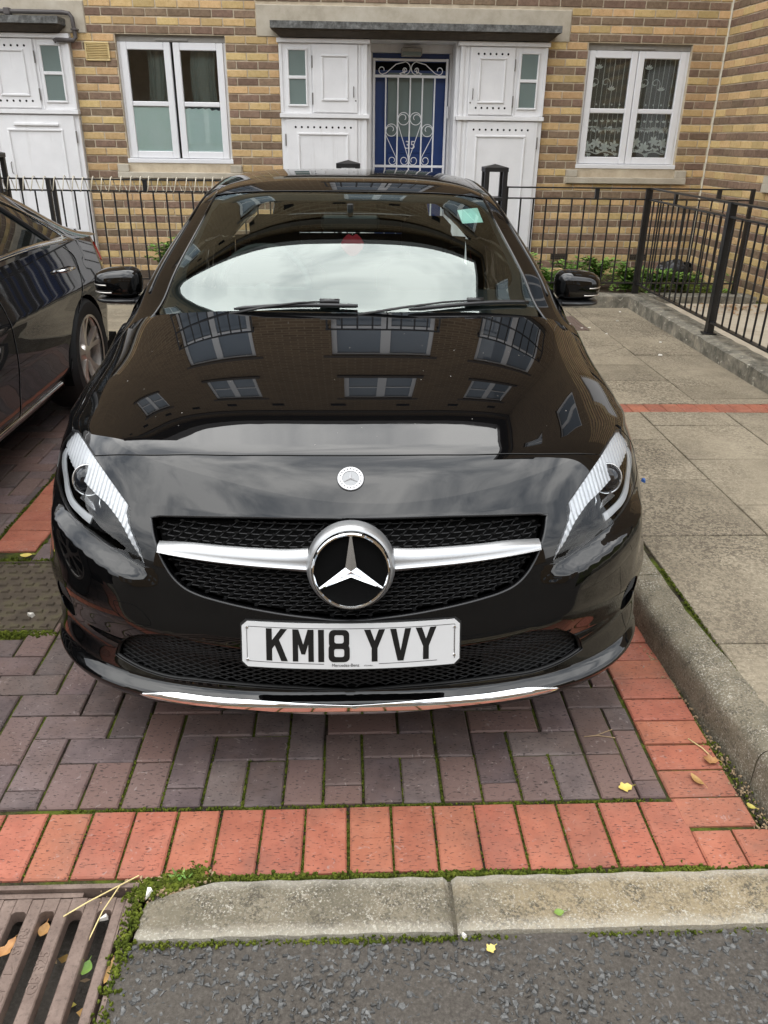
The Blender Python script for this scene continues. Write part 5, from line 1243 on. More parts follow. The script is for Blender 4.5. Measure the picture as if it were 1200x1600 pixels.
# lower intake
ip = sym(int_half)
lo_ = panel('lower_grille', FS, ip, [], M['gap'], car, h=.04, off=-.055, depth=-.045, rnd=0)
for s in (1, -1):
    pl = [p for p in int_half if p[0] > .262]; pl = [(.262, .176), ] + [p for p in it[::-1] if p[0] > .262] + [p for p in ib if p[0] > .262] + [(.262, .0885)]
    panel('blanking_plate', FS, pl if s > 0 else mir(pl), [], M['trim'], lo_, h=.04, off=-.028, depth=.0)
m = MB(); iin = inset(ip, .001); XS = np.linspace(-.62, .62, 125)
for dirn in (1, -1):
    for k in range(-42, 43):
        zz = .37+dirn*(XS*.36)+k*.0125; okr = (zz > .255) & (zz < .47)
        if okr.sum() < 3: continue
        xs_, zs_ = XS[okr], zz[okr]; q = solve(np.abs(xs_), zs_, .25, .12); qq = np.stack([q[:, 0]*np.sign(xs_+1e-9), q[:, 1]], 1); inn = pip(qq, iin)
        p3 = P(q[:, 0], q[:, 1])-FS.N(q)*.020; p3[:, 0] = np.abs(p3[:, 0])*np.sign(xs_+1e-9)
        run = []
        for t in range(len(xs_)+1):
            if t < len(xs_) and inn[t]: run.append(p3[t])
            else:
                if len(run) > 1: m.tube(run, .0021, 4, caps=False)
                run = []
m.build('intake_mesh', M['grille_k'], lo_, smooth=True, local=True)
m = MB(); q = densify(ip, np.array([1.25, 2.05]), .02); pp = P(q[:, 0], q[:, 1])-FS.N(q)*.010; m.tube(pp.tolist(), .006, 6, True); m.build('intake_frame', M['trim'], lo_, smooth=True, local=True)
# chrome strip on the lip
ct, cb = smooth2(CHR_T), smooth2(CHR_B); ch = [(0, ct[-1][1])] + ct[::-1][1:] + cb[1:-1] + [(0, cb[-1][1])]
panel('chrome_lip', FS, sym(ch), [], M['chrome'], car, h=.012, off=.003, depth=.01, rnd=.003)
tow = [(.445, .2075), (.432, .212), (.398, .211), (.376, .196), (.374, .183), (.43, .187)]
q = densify([tuple(p) for p in catmull(tow, 4, True)], np.array([1.25, 2.05]), .008); m = MB(); pp = P(q[:, 0], q[:, 1])-FS.N(q)*.0004; m.tube([(-x, y, z) for x, y, z in pp], .0011, 5, True); m.build('towing_eye_cover', M['gap'], bumper, smooth=True, local=True)

# number plate
PLB = Vector((0, -.012, .419)); PT = math.radians(17); PW, PH = .520, .111
def pl(a, b, d):                                          # plate coordinates in metres from its lower left corner
    x = a-PW/2; return (x, PLB.y+b*math.sin(PT)-d*math.cos(PT)+.021*(x/.26)**2, PLB.z+b*math.cos(PT)+d*math.sin(PT)-.002*(x/.26)**2)
def rrect(x0, x1, y0, y1, r, n=5): return [(cx+r*math.cos(a), cy+r*math.sin(a)) for cx, cy, a0 in ((x1-r, y1-r, 0), (x0+r, y1-r, PI/2), (x0+r, y0+r, PI), (x1-r, y0+r, 1.5*PI)) for a in np.linspace(a0, a0+PI/2, n)]
def flat_bent(mb, poly, d0, d1, step=.02):
    x0, x1 = min(p[0] for p in poly), max(p[0] for p in poly); mb.prism(poly, pl, d0, d1)
def plate_strip(mb, inset_, d0, d1):
    n = 40
    for k in range(n):
        def hgt(t): 
            x = inset_+(PW-2*inset_)*t; e = min(x-inset_, PW-inset_-x); r = .012; c = r-math.sqrt(max(0, r*r-(r-e)**2)) if e < r else 0; return x, inset_+c, PH-inset_-c
        (xa, ba, ta), (xb_, bb, tb) = hgt(k/n), hgt((k+1)/n)
        mb.add([pl(xa, ba, d1), pl(xb_, bb, d1), pl(xb_, tb, d1), pl(xa, ta, d1), pl(xa, ba, d0), pl(xb_, bb, d0), pl(xb_, tb, d0), pl(xa, ta, d0)], [(0, 1, 2, 3), (0, 4, 5, 1), (3, 2, 6, 7)] + ([(0, 3, 7, 4)] if k == 0 else []) + ([(1, 5, 6, 2)] if k == n-1 else []))
m = MB(); plate_strip(m, .0, .0, .004); plo = m.build('number_plate', M['plate'], car, local=True)
m = MB(); plate_strip(m, -.004, -.03, .0005); m.build('plate_holder', M['trim'], plo, local=True)
m = MB(); bw = .0007
for (a0, b0, a1, b1) in ((.012, .099, .508, .099), (.012, .014, .012, .099), (.508, .014, .508, .099), (.012, .014, .195, .012), (.325, .012, .465, .013)):
    n = 12
    for k in range(n):
        A_, B_ = (a0+(a1-a0)*k/n, b0+(b1-b0)*k/n), (a0+(a1-a0)*(k+1)/n, b0+(b1-b0)*(k+1)/n); ox, oy = (0, bw) if abs(a1-a0) > abs(b1-b0) else (bw, 0)
        m.add([pl(A_[0]-ox, A_[1]-oy, .0043), pl(B_[0]-ox, B_[1]-oy, .0043), pl(B_[0]+ox, B_[1]+oy, .0043), pl(A_[0]+ox, A_[1]+oy, .0043)], [(0, 1, 2, 3)])
m.build('border_line', M['plate_k'], plo, local=True)
GL = {'K': [[(0, 0), (14, 0), (14, 79), (0, 79)], [(13, 28), (13, 49), (35, 79), (50.5, 79)], [(20, 40), (30.5, 53), (51, 0), (35.5, 0)]],
      'M': [[(0, 0), (0, 79), (14, 79), (25, 42), (36, 79), (50, 79), (50, 0), (37, 0), (37, 43), (29.5, 18), (20.5, 18), (13, 43), (13, 0)]],
      '1': [[(0, 0), (14, 0), (14, 79), (0, 79)]],
      'Y': [[(0, 79), (15, 79), (25, 51), (35, 79), (50, 79), (32, 33), (32, 0), (18, 0), (18, 33)]],
      'V': [[(0, 79), (14.5, 79), (25, 25), (35.5, 79), (50, 79), (32, 0), (18, 0)]]}
def ring8(y0, y1, xi):
    o, i = rrect(xi, 50-xi, y0, y1, 12, 5), rrect(xi+13, 37-xi, y0+12.5, y1-12.5, 5, 5); return [[o[k], o[(k+1) % 20], i[(k+1) % 20], i[k]] for k in range(20)]
GL['8'] = ring8(0, 45, 0) + ring8(33.5, 79, 1)
for ch_, ox in zip('KM18YVY', (58, 121, 181.5, 206, 290, 352, 413)):
    m = MB()
    for k, po in enumerate(GL[ch_]): m.prism([((ox+a)/1000, (17.5+b)/1000) for a, b in po], pl, .004, .0046+.00012*(k % 5))
    m.build('character', M['plate_k'], plo, local=True)
m = MB()
for a, b in ((.013, .096), (.013, .017), (.507, .092), (.507, .022)): m.lathe([(0, .0022), (.003, .0018), (.0042, 0)], pl(a, b, .0045), (0, -1, .3), 12)
m.build('screw', M['chrome'], plo, local=True)
def text_on_plate(body, size, a, b, rot=0, italic=False):
    o = text_obj('plate_lettering', body, size, M['plate_k'], plo, W[car.name]+Vector(pl(a, b, .0048)), (PI/2-PT, rot, 0), .0001)
text_on_plate('Mercedes-Benz', .0105, .246, .0095); text_on_plate('of London', .005, .300, .0085)
for k in range(14): 
    m = MB(); m.prism([(.5055, .030+.004*k), (.508, .030+.004*k), (.508, .0325+.004*k), (.5055, .0325+.004*k)], pl, .004, .0045); m.build('micro_print', M['steel'], plo, local=True) if k % 1 == 0 else None

# windscreen, frit band, roof, pillars
g1, g3 = gk[1], gk[5]
def wedge(u0, u1, v0, v1, r=.035, n=6):                     # rounded quad symmetric in u: u0 half width at the base, u1 at the top
    rt = [(u0-r*1.3*(1-math.sin(t)), v0+r*.6*(1-math.cos(t))) for t in np.linspace(0, PI/2, n)]
    return [(0, v0)] + [(u, v0) for u in (u0*.3, u0*.6)] + rt + [(u0+(u1-u0)*t, v0+(v1-v0)*t) for t in (.3, .6)] + [(u1, v1-r*.3), (u1-r*.4, v1), (u1*.5, v1), (0, v1)]
wo = wedge(.640, .648, g1-.012, g3+.001, .02); panel('windscreen', GSf, sym(wo), [], M['screen'], car, h=.03, off=-.001, depth=0)
wi = wedge(.592, .618, g1+.036, g3-.018, .07)
ws = [o for o in car.children if o.name.startswith('windscreen')][0]
panel('frit_band', GSf, sym(wo), [sym(wi)], M['trim_s'], ws, h=.03, off=-.006, depth=0)
stp = [(.445, .203), (.570, .210), (.575, .247), (.445, .235)]; panel('permit_sticker', GSf, stp, [], M['sticker'], ws, h=.03, off=-.0095, depth=0)
m = MB()
for rr in (.030, .022): 
    pts = []
    for a in np.linspace(0, 2*PI, 25): q = np.array([(.508+rr*.62*math.cos(a), .2245+rr*.33*math.sin(a))]); pts.append(tuple(GSf.P(q)[0]-GSf.N(q)[0]*.0085))
    m.tube(pts, .0008, 4)
m.build('permit_ring', M['film'], ws, local=True)
ph = [(0, g3+.006), (.3, g3+.006), (.55, g3+.007), (.655, g3+.010)] + [(.655+.0*t, v) for t, v in enumerate(np.linspace(g3+.03, gk[9], 12))] + [(.4, gk[9]+.004), (0, gk[9]+.005)]
panel('roof', GSf, sym(ph), [], M['paint'], car, h=.03)
pil = [(.652, .0), (.654, g1)] + [(.656, v) for v in np.linspace(g1+.02, g3-.01, 10)] + [(.662, v) for v in np.linspace(g3+.01, gk[9], 12)] + [(.66, gk[10]), (.985, gk[10])] + [(.985, v) for v in np.linspace(gk[10]-.02, 0, 22)]
both('roof_pillar', GSf, pil, [], M['paint'], car, h=.025, depth=.012)
for s in (1, -1):
    m = MB(); q = np.array([(.651, v) for v in np.linspace(.01, g3+.02, 24)]); pp = GSf.P(q)-GSf.N(q)*.001; m.tube([(s*x, y, z) for x, y, z in pp], .0055, 8); m.build('screen_trim', M['paint'], car, smooth=True, local=True)
    m = MB(); q = np.array([(.80, v) for v in np.linspace(.06, gk[8], 40)]); pp = GSf.P(q)+GSf.N(q)*.001; m.tube([(s*x, y, z) for x, y, z in pp], .0045, 8); m.build('roof_strip', M['paint'], car, smooth=True, local=True)
rw = [(0, gk[9]+.010), (.63, gk[9]+.010), (.60, gk[11]-.05), (0, gk[11]-.05)]; panel('rear_window', GSf, sym(rw), [], M['side_glass'], car, h=.04)
tg = [(0, gk[11]-.046), (.985, gk[11]-.046), (.985, 1.0), (0, 1.0)]; panel('tailgate', GSf, sym(tg), [], M['paint'], car, h=.04)

# flanks: lower body, glasshouse side, rear
bz = np.array([.18, .23, .27, .40, .55, .70, .80, .90, 1.0]); bxx = np.array([.79, .825, .848, .878, .889, .888, .879, .868, .845])
def Sd(y, z):
    y = np.asarray(y, float); z = np.asarray(z, float); x = np.interp(z, bz, bxx)-.35*np.maximum(0, y-3.6)**2+.006*np.exp(-((z-.72)/.03)**2)
    return np.stack([x, y, z], -1)
SS = Surf(Sd, 1, 1)
AX1, AX2, WR = .93, 3.63, .318
edge = [(float(a), float(b)) for a, b in P(np.full(30, UE), np.linspace(.0, V14, 30))[:, 1:]]
def arc(c, r, a0, a1, n=16): return [(c+r*math.cos(a), WR+.01+r*math.sin(a)) for a in np.linspace(a0, a1, n)]
low = [(1.29, .20), (3.27, .20)] + arc(AX2, .36, PI*1.11, -.11*PI) + [(4.0, .20), (4.06, .6), (4.04, .95), (3.5, .955), (2.6, .94), (1.9, .92), (1.5, .895)] + [p for p in edge[::-1] if p[0] > .60 and p[1] > .64] + arc(AX1, .362, PI*.78, -.11*PI)
both('flank', SS, low, [], M['paint'], car, h=.05)
for s in (1, -1):
    for name, pts in (('door_seam', [(1.46, .88), (1.40, .6), (1.42, .25)]), ('door_seam', [(2.42, .93), (2.40, .6), (2.44, .25)]), ('door_seam', [(3.28, .95), (3.22, .72), (3.02, .45)])):
        m = MB(); c = catmull(pts, 6); p = Sd(c[:, 0], c[:, 1]); m.tube([(s*(x+.0004), y, z) for x, y, z in p], .0022, 4); m.build(name, M['gap'], car, local=True)
    for y in (2.18, 3.02):
        m = MB(); p = Sd(np.array([y, y+.2]), np.array([.80, .805])); m.tube([(s*(p[0][0]+.0), p[0][1], p[0][2]), (s*(p[0][0]+.03), p[0][1]+.03, p[0][2]), (s*(p[1][0]+.03), p[1][1]-.03, p[1][2]), (s*p[1][0], p[1][1], p[1][2])], .012, 8); m.build('door_handle', M['paint'], car, smooth=True, local=True)
    m = MB(); yv = np.linspace(1.5, 4.0, 26); top = GSf.P(np.stack([np.full(200, .985), np.linspace(.0, gk[10]+.02, 200)], 1))
    vs = []
    for y in yv: b_ = Sd(y, np.interp(y, [1.5, 1.9, 2.6, 3.5, 4.1], [.893, .918, .938, .953, .95])); xt, zt = np.interp(y, top[:, 1], top[:, 0]), np.interp(y, top[:, 1], top[:, 2]); vs += [(s*(b_[0]-.006), y, b_[2]-.004), (s*(b_[0]*.45+xt*.55+.012), y, b_[2]*.5+zt*.5), (s*(xt-.004), y, max(zt, b_[2]+.001))]
    m.add(vs, [(3*i+k, 3*i+k+1, 3*i+4+k, 3*i+3+k) for i in range(25) for k in (0, 1)]); m.build('side_window', M['side_glass'], car, smooth=True, local=True)
    m = MB(); v = [P(UE*s, t) for t in np.linspace(.70, V14+.02, 8)]; t2 = [GSf.P(np.array([(.985*s, t)]))[0] for t in np.linspace(.0, .10, 8)]
    m.add([tuple(a) for a in v]+[tuple(a) for a in t2], [(i, i+1, 9+i, 8+i) for i in range(7)]); m.build('quarter_trim', M['paint'], car, smooth=True, local=True)
m = MB(); m.grid(lambda i, j: ((2*i-1)*.78, 4.05+.20*(1-abs(2*i-1)**3.5)*(1-.6*max(0, j-.75)*4*.3), .22+.74*j), 24, 12); m.build('rear_bumper', M['paint'], car, smooth=True, local=True)
for s in (1, -1): m = MB(); m.grid(lambda i, j: (s*(.55+.22*i), 4.255-.16*i**2.5, .70+.16*j), 8, 4); m.build('tail_light', M['tail'], car, smooth=True, local=True)
m = MB(); m.box(-.78, .78, .35, 4.0, .19, .24); m.box(-.62, .62, .5, 1.4, .24, .55); m.box(-.74, .74, 3.95, 4.03, .24, .9); m.build('underbody', M['gap'], car, local=True)
# wheels
def wheel(parent, c, side, r=.318, rim_r=.215, w=.205, spokes=5, twin=False):
    c = Vector(c); ax = Vector((side, 0, 0)); t = MB(); prof = [(rim_r-.012, -w/2+.01), (rim_r+.01, -w/2), (r-.03, -w/2-.004), (r-.008, -w/2+.02), (r, -w/2+.05), (r, w/2-.05), (r-.008, w/2-.02), (r-.03, w/2+.004), (rim_r+.01, w/2), (rim_r-.012, w/2-.01)]
    t.lathe(prof, c, ax, 48); to = t.build('wheel', M['rubber'], parent, smooth=40, local=True)
    b = MB(); b.lathe([(rim_r-.012, -w/2+.02), (rim_r-.02, 0), (rim_r-.012, w/2-.02), (rim_r+.004, w/2-.004), (rim_r+.004, w/2+.002), (rim_r-.010, w/2-.002)], c, ax, 48)
    b.mi = 1; b.lathe([(0, w/2-.11), (rim_r-.02, w/2-.12)], c, ax, 32); b.mi = 0
    b.lathe([(0, w/2-.028), (.045, w/2-.03), (.06, w/2-.05), (.062, w/2-.09)], c, ax, 28)
    for k in range(spokes):
        for dv in ((-.17, .17) if twin else (0,)):
            a0 = 2*PI*k/spokes+PI/2; a1 = a0+dv; n = 7; row = []
            for i in range(n+1):
                q = i/n; rr = .045+(rim_r-.052)*q; aa = a0+(a1-a0)*q**.8*1.25; hw = (.013+.006*q if twin else .03-.008*q+.02*q*q); x = w/2-.030+.020*q-.03*q*(1-q)
                d = Vector((0, math.cos(aa), math.sin(aa))); e = Vector((0, -math.sin(aa), math.cos(aa)))
                row.append([c+d*rr+e*hw+ax*(x-.03), c+d*rr+e*hw*.8+ax*x, c+d*rr-e*hw*.8+ax*x, c+d*rr-e*hw+ax*(x-.03)])
            b.add([p for r_ in row for p in r_], [(4*i+j, 4*i+j+1, 4*i+5+j, 4*i+4+j) for i in range(n) for j in range(3)])
    b.build('rim', [M['alloy'], M['gap']], to, smooth=40, local=True)
    return to
for s in (1, -1):
    for y in (AX1, AX2): wheel(car, (s*.775, y, WR), s)
    for y in (AX1, AX2):
        m = MB(); m.grid(lambda i, j: (s*(.60+.265*j), y+.37*math.cos(-.1*PI+1.2*PI*i), WR+.37*math.sin(-.1*PI+1.2*PI*i)), 20, 1); m.build('wheel_arch', M['gap'], car, local=True)
# wing mirrors
for s in (1, -1):
    def mp_(i, j):
        a, b_ = 2*PI*i, PI*(j-.5); sp = lambda t, n: math.copysign(abs(t)**n, t)
        x = sp(math.cos(b_), .55)*sp(math.cos(a), .62); z = sp(math.cos(b_), .55)*sp(math.sin(a), .62); y = sp(math.sin(b_), .9)
        X = .922+.096*x; Z = 1.030+.064*z*(1-.20*(x*.5+.5)) +.012*x*0-.004*x; Y = 1.70+(.080 if y < 0 else .055)*y+.030*(x*.5+.5)
        return (s*X, Y, Z)
    m = MB(); m.grid(mp_, 40, 24); mo = m.build('wing_mirror', M['paint'], car, smooth=True, local=True)
    m = MB(); m.grid(lambda i, j: (lambda p: (p[0], 1.70+(p[1]-1.70)*.97-.0+.003, .964+(p[2]-1.030)*.24))(mp_(i, j)), 32, 14); m.build('mirror_base', M['trim_s'], mo, smooth=True, local=True)
    m = MB(); m.tube([(s*.80, 1.62, .962), (s*.83, 1.66, .966), (s*.87, 1.70, .968)], [.035, .03, .028], 10, flat=.5); m.build('mirror_arm', M['trim_s'], mo, smooth=True, local=True)
    for (z0, xa, xb2) in ((1.026, .955, 1.012), (.998, .935, 1.010)):
        m = MB()
        pts = []
        for x in np.linspace(xa, xb2, 9):
            t = (x-.922)/.096; pts.append((s*x, 1.70-.080*max(.02, 1-abs(t)**3.2)**.5+.030*(t*.5+.5)-.003+.006*0, z0-.02*(x-.97)))
        m.tube(pts, .0026, 6); m.build('indicator_strip', M['alloy'], mo, smooth=True, local=True)
# wipers
def wiper(u0, v0, u1, v1, ue, ve, blade):
    m = MB(); f = lambda u, v, o: tuple(GSf.P(np.array([(u, v)]))[0]+GSf.N(np.array([(u, v)]))[0]*o)
    m.tube([f(u0, v0, .004), f(u0+(u1-u0)*.35, v0+(v1-v0)*.4, .016), f(u0+(u1-u0)*.7, v0+(v1-v0)*.8, .019), f(u1, v1, .016)], [.009, .008, .006, .005], 8, flat=.55)
    wo_ = m.build('wiper', M['trim'], car, smooth=True, local=True)
    m = MB(); n = 14; m.tube([f(blade[0]+(blade[2]-blade[0])*t/n, blade[1]+(blade[3]-blade[1])*t/n+.004*math.sin(PI*t/n), .010) for t in range(n+1)], [.003]+[.0065]*(n-1)+[.005], 6, flat=1.2); m.build('wiper_blade', M['trim_s'], wo_, smooth=True, local=True)
    m = MB(); c = [f(u1-.03*np.sign(u1-u0), v1, .016), f(u1+.025*np.sign(u1-u0), v1, .016)]; m.tube(c, .009, 8); m.build('wiper_joint', M['trim_s'], wo_, smooth=True, local=True)
wiper(-.34, .022, -.055, .041, 0, 0, (-.33, .028, .02, .036)); wiper(.02, .024, .375, .042, 0, 0, (.16, .030, .60, .040))
# interior
m = MB(); m.grid(lambda i, j: ((2*i-1)*.70, 1.22+.60*j, .935+.045*math.sin(PI*j*.8)+.025*math.exp(-((2*i-1+.5)/.22)**2)*math.sin(PI*j)), 30, 12); m.box(-.7, .7, 1.82, 1.86, .5, .95); m.build('dashboard', M['dash'], car, smooth=50, local=True)
m = MB(); cw = Vector((-.36, 1.80, .985)); tl = math.radians(62); m.tube([cw+Vector((.185*math.cos(a), .185*math.sin(a)*math.cos(tl), .185*math.sin(a)*math.sin(tl))) for a in np.linspace(0, 2*PI, 37)[:-1]], .014, 8, True); m.tube([cw+Vector((-.18, 0, 0)), cw+Vector((.18, 0, 0))], .018, 6); m.tube([cw, cw+Vector((0, -.16, -.10))], .04, 8); m.build('steering_wheel', M['dash'], car, smooth=50, local=True)
for x in (-.37, .37):
    m = MB(); m.cbox(x-.25, x+.25, 2.05, 2.55, .35, .55, .05); m.cbox(x-.24, x+.24, 2.42, 2.58, .5, 1.02, .06); m.cbox(x-.12, x+.12, 2.46, 2.56, 1.03, 1.22, .04); m.build('seat', M['seat'], car, local=True)
m = MB(); m.cbox(-.65, .65, 3.05, 3.25, .4, .98, .06); m.build('rear_seat', M['seat'], car, local=True)
m = MB(); m.cbox(-.115, .115, 1.735, 1.765, 1.225, 1.285, .012); m.tube([(0, 1.75, 1.28), (0, 1.74, 1.325)], .012, 8); m.build('rear_view_mirror', M['trim'], car, local=True)
m = MB(); m.box(-.74, .74, 1.1, 3.95, .25, .30); m.grid(lambda i, j: ((2*i-1)*.60, 1.95+1.7*j, 1.315+.055*math.sin(PI*j)), 6, 6); m.build('cabin_lining', M['seat'], car, local=True)
# apple shaped freshener hanging behind the glass
m = MB(); cx, cy, cz = .008, 1.66, 1.185; ap = [(cx+.040*math.cos(a)*(1+.10*math.cos(2*a)), cz+.040*math.sin(a)*(1-.10*math.cos(2*a))-.014*math.exp(-((a-PI/2)/.28)**2)) for a in np.linspace(0, 2*PI, 32, endpoint=False)]
m.prism(ap, lambda a, b_, d: (a-.006, 1.53+cy+d, b_), 0, .003)
fr_ = thing('air_freshener', 'red apple shaped air freshener hanging behind the windscreen', 'air freshener', (cx-.006, 1.53+cy, cz)); m.build('card', M['apple'], fr_); m = MB(); m.tube([(cx-.006, 1.53+cy, cz+.035), (cx-.006, 1.53+cy, 1.23)], .0012, 4); m.build('cord', M['wire'], fr_)
# ================================================================== the dark grey saloon in the next bay
sal = thing('saloon_car', 'dark grey four door saloon with chrome window trim, cut off at the left edge', 'car', (-2.50, 3.5, 0))
SXC, HW = -2.50, .89
def itp(y, ys, vs): return np.interp(y, ys, vs)
_ny = np.array
def spl(ys, vs):
    f = natural(_ny(ys, float), _ny(vs, float)); return lambda y: f(np.clip(y, ys[0], ys[-1]))
sh_z = spl([1.2, 1.6, 2.5, 3.5, 4.3, 5.0, 5.6, 5.9], [.70, .80, .93, .985, 1.00, .985, .955, .93]); sh_x = spl([1.2, 1.6, 2.2, 3.5, 4.8, 5.4, 5.75, 5.9], [.42, .14, .045, .03, .04, .075, .19, .34])
e_z = spl([1.2, 1.7, 2.45, 2.9, 3.4, 3.9, 4.4, 4.8, 5.1, 5.4, 5.9], [.72, .83, .97, 1.22, 1.355, 1.375, 1.315, 1.185, 1.055, .99, .94]); e_x = spl([1.2, 1.7, 2.45, 2.9, 3.4, 3.9, 4.4, 4.8, 5.1, 5.4, 5.75, 5.9], [.44, .20, .13, .24, .315, .325, .29, .22, .15, .13, .22, .36])
c_z = spl([1.2, 1.6, 2.3, 2.6, 3.3, 3.8, 4.3, 5.0, 5.3, 5.75, 5.9], [.74, .87, .985, 1.05, 1.405, 1.435, 1.385, 1.095, 1.035, 1.02, .96])
lowx = lambda y: np.interp(y, [1.2, 1.4, 1.8, 5.3, 5.65, 5.9], [.40, .17, .0, .0, .10, .34])
def Sf(y, z):
    y = np.asarray(y, float); z = np.asarray(z, float)
    x = HW-np.interp(z, [.18, .25, .32, .5, .68, .80, .9, 1.0], [.10, .055, .02, .004, 0, .006, .022, .045])-lowx(y)-np.maximum(0, (z-.80))*np.maximum(0, y-5.0)*.35+.006*np.exp(-((z-.735)/.03)**2)-.006*np.exp(-((z-.42)/.1)**2)
    return np.stack([SXC-W['saloon_car'].x+x, y-W['saloon_car'].y, z], -1)
def Tf(y, t):
    y = np.asarray(y, float); t = np.asarray(t, float); z0, z1 = sh_z(y), e_z(y); z = z0+(z1-z0)*t; a = HW-sh_x(y); b_ = HW-e_x(y)
    return np.stack([SXC-W['saloon_car'].x+a+(b_-a)*t+.020*np.sin(PI*t)*np.minimum(1, (z1-z0)/.2), y-W['saloon_car'].y, z], -1)
SFs, TFs = Surf(Sf, 1, 1), Surf(Tf, 1, .4)
SW = [(2.01, .335), (4.86, .335)]
sarc = lambda c, r, a0, a1, n=18: [(c[0]+r*math.cos(a), c[1]+r*math.sin(a)) for a in np.linspace(a0, a1, n)]
lowp = [(1.22, .22), (1.66, .22)] + sarc(SW[0], .352, PI*1.10, -.10*PI) + [(2.4, .235), (4.5, .235)] + sarc(SW[1], .352, PI*1.10, -.10*PI) + [(5.3, .24), (5.88, .34), (5.885, .92)] + [(y, float(sh_z(y))) for y in np.linspace(5.7, 1.22, 30)]
both('flank', SFs, lowp, [], M['paint_g'], sal, h=.045, depth=.02)
strip_p = [(y, 0.) for y in np.linspace(1.25, 5.87, 40)] + [(y, 1.) for y in np.linspace(5.87, 1.25, 40)]
both('glasshouse_side', TFs, strip_p, [], M['paint_g'], sal, h=.05, depth=0)
wp = [(2.72, .10), (3.4, .085), (4.1, .085), (4.72, .12), (4.80, .20), (4.74, .36), (4.56, .62), (4.3, .80), (3.9, .90), (3.4, .90), (3.05, .84), (2.86, .55)]
wps = [tuple(p) for p in catmull(wp, 5, True)]
for o in both('side_window', TFs, wps, [], M['side_glass'], sal, h=.05, off=.003, depth=.004): pass
for s in (1, -1):
    m = MB(); q = np.array(wps); pp = Tf(q[:, 0], q[:, 1])+TFs.N(q)*.005; m.tube([(s*x, y, z) for x, y, z in pp], .0075, 6, True); m.build('window_trim', M['chrome'], sal, smooth=True, local=True)
    m = MB(); q = np.array([(y, .075) for y in np.linspace(2.7, 4.83, 20)]); pp = Tf(q[:, 0], q[:, 1])+TFs.N(q)*.006; m.tube([(s*x, y, z) for x, y, z in pp], .013, 6); m.build('belt_trim', M['chrome'], sal, smooth=True, local=True)
    for (ya, yb) in ((4.33, 4.45), (3.55, 3.55)):
        m = MB(); q = np.array([(ya+(yb-ya)*t, .10+.62*(1-t)+.05) for t in np.linspace(0, 1, 8)]) if ya != yb else np.array([(3.55+.02*t, .10+.8*t) for t in np.linspace(0, 1, 8)])
        if ya != yb: q = np.array([(4.22+.34*t, .80-.70*t) for t in np.linspace(0, 1, 8)])
        pp = Tf(q[:, 0], q[:, 1])+TFs.N(q)*.006; m.tube([(s*x, y, z) for x, y, z in pp], .013 if ya != yb else .04, 6); m.build('window_divider', M['trim_s'], sal, smooth=True, local=True)
    for name, c in (('door_seam', [(4.74, .975), (4.86, .90), (4.84, .72), (4.62, .52), (4.50, .30)]), ('door_seam', [(3.56, .97), (3.72, .86), (3.78, .6), (3.74, .26)]), ('door_seam', [(2.62, .93), (2.52, .7), (2.5, .28)])):
        cc = catmull(c, 8); pp = Sf(cc[:, 0], cc[:, 1]); n = SFs.N(cc); m = MB(); m.tube([(s*x, y, z) for x, y, z in pp+n*.0002], .0028, 5); m.build(name, M['gap'], sal, smooth=True, local=True)
        m = MB(); m.tube([(s*x, y+.005, z) for x, y, z in pp+n*.0006], .0018, 5); m.build('seam_edge', M['silver'], sal, smooth=True, local=True) if c[0][0] > 3 else None
    for y in (4.52, 3.40):
        p0 = Sf(np.array([y, y+.19]), np.array([.872, .868])); m = MB()
        m.tube([(s*p0[0][0], p0[0][1]+.0, p0[0][2]), (s*(p0[0][0]+.034), p0[0][1]+.03, p0[0][2]), (s*(p0[1][0]+.036), p0[1][1]-.03, p0[1][2]), (s*p0[1][0], p0[1][1], p0[1][2])], [.012, .016, .016, .012], 10, flat=.7); m.build('door_handle', M['chrome'], sal, smooth=True, local=True)
    cc = np.array([(y, .285-.012*max(0, 1-(y-2.5))) for y in np.linspace(2.48, 4.42, 30)]); pp = Sf(cc[:, 0], cc[:, 1]); m = MB(); m.tube([(s*(x+.004), y, z) for x, y, z in pp], [.004]+[.011]*28+[.004], 8); m.build('sill_trim', M['chrome'], sal, smooth=True, local=True)
    tl_ = [(5.50, .80), (5.62, .79), (5.86, .80), (5.87, .93), (5.72, .915), (5.56, .875)]
    panel('tail_light', SFs, tl_, [], M['tail'], sal, h=.03, off=.004, depth=.006, mirror=s < 0)
    m = MB(); m.grid(lambda i, j: (s*(.62+.25*j), SW[1][0]-3.5+.36*math.cos(-.1*PI+1.2*PI*i), SW[1][1]+.36*math.sin(-.1*PI+1.2*PI*i)), 20, 1); m.grid(lambda i, j: (s*(.62+.25*j), SW[0][0]-3.5+.36*math.cos(-.1*PI+1.2*PI*i), SW[0][1]+.36*math.sin(-.1*PI+1.2*PI*i)), 20, 1); m.build('wheel_arch', M['gap'], sal, local=True)
    for (y, z) in SW: wheel(sal, (s*.775, y-3.5, z), s, .335, .228, .23, 5, True)
m = MB(); m.grid(lambda i, j: (lambda y, u: (u*(HW-float(e_x(y))), y-3.5, float(c_z(y))-(float(c_z(y))-float(e_z(y)))*abs(u)**2.4))(1.25+4.62*j, 2*i-1), 20, 70); m.build('roof_and_deck', M['paint_g'], sal, smooth=True, local=True)
def tg2(name, y0, y1, us): 
    m = MB(); m.grid(lambda i, j: (lambda y, u: (u*(HW-float(e_x(y))), y-3.5, float(c_z(y))-(float(c_z(y))-float(e_z(y)))*abs(u)**2.4+.004))(y0+(y1-y0)*j, (2*i-1)*us), 20, 14); m.build(name, M['side_glass'], sal, smooth=True, local=True)
tg2('windscreen', 2.62, 3.25, .9); tg2('rear_window', 4.40, 5.02, .88)
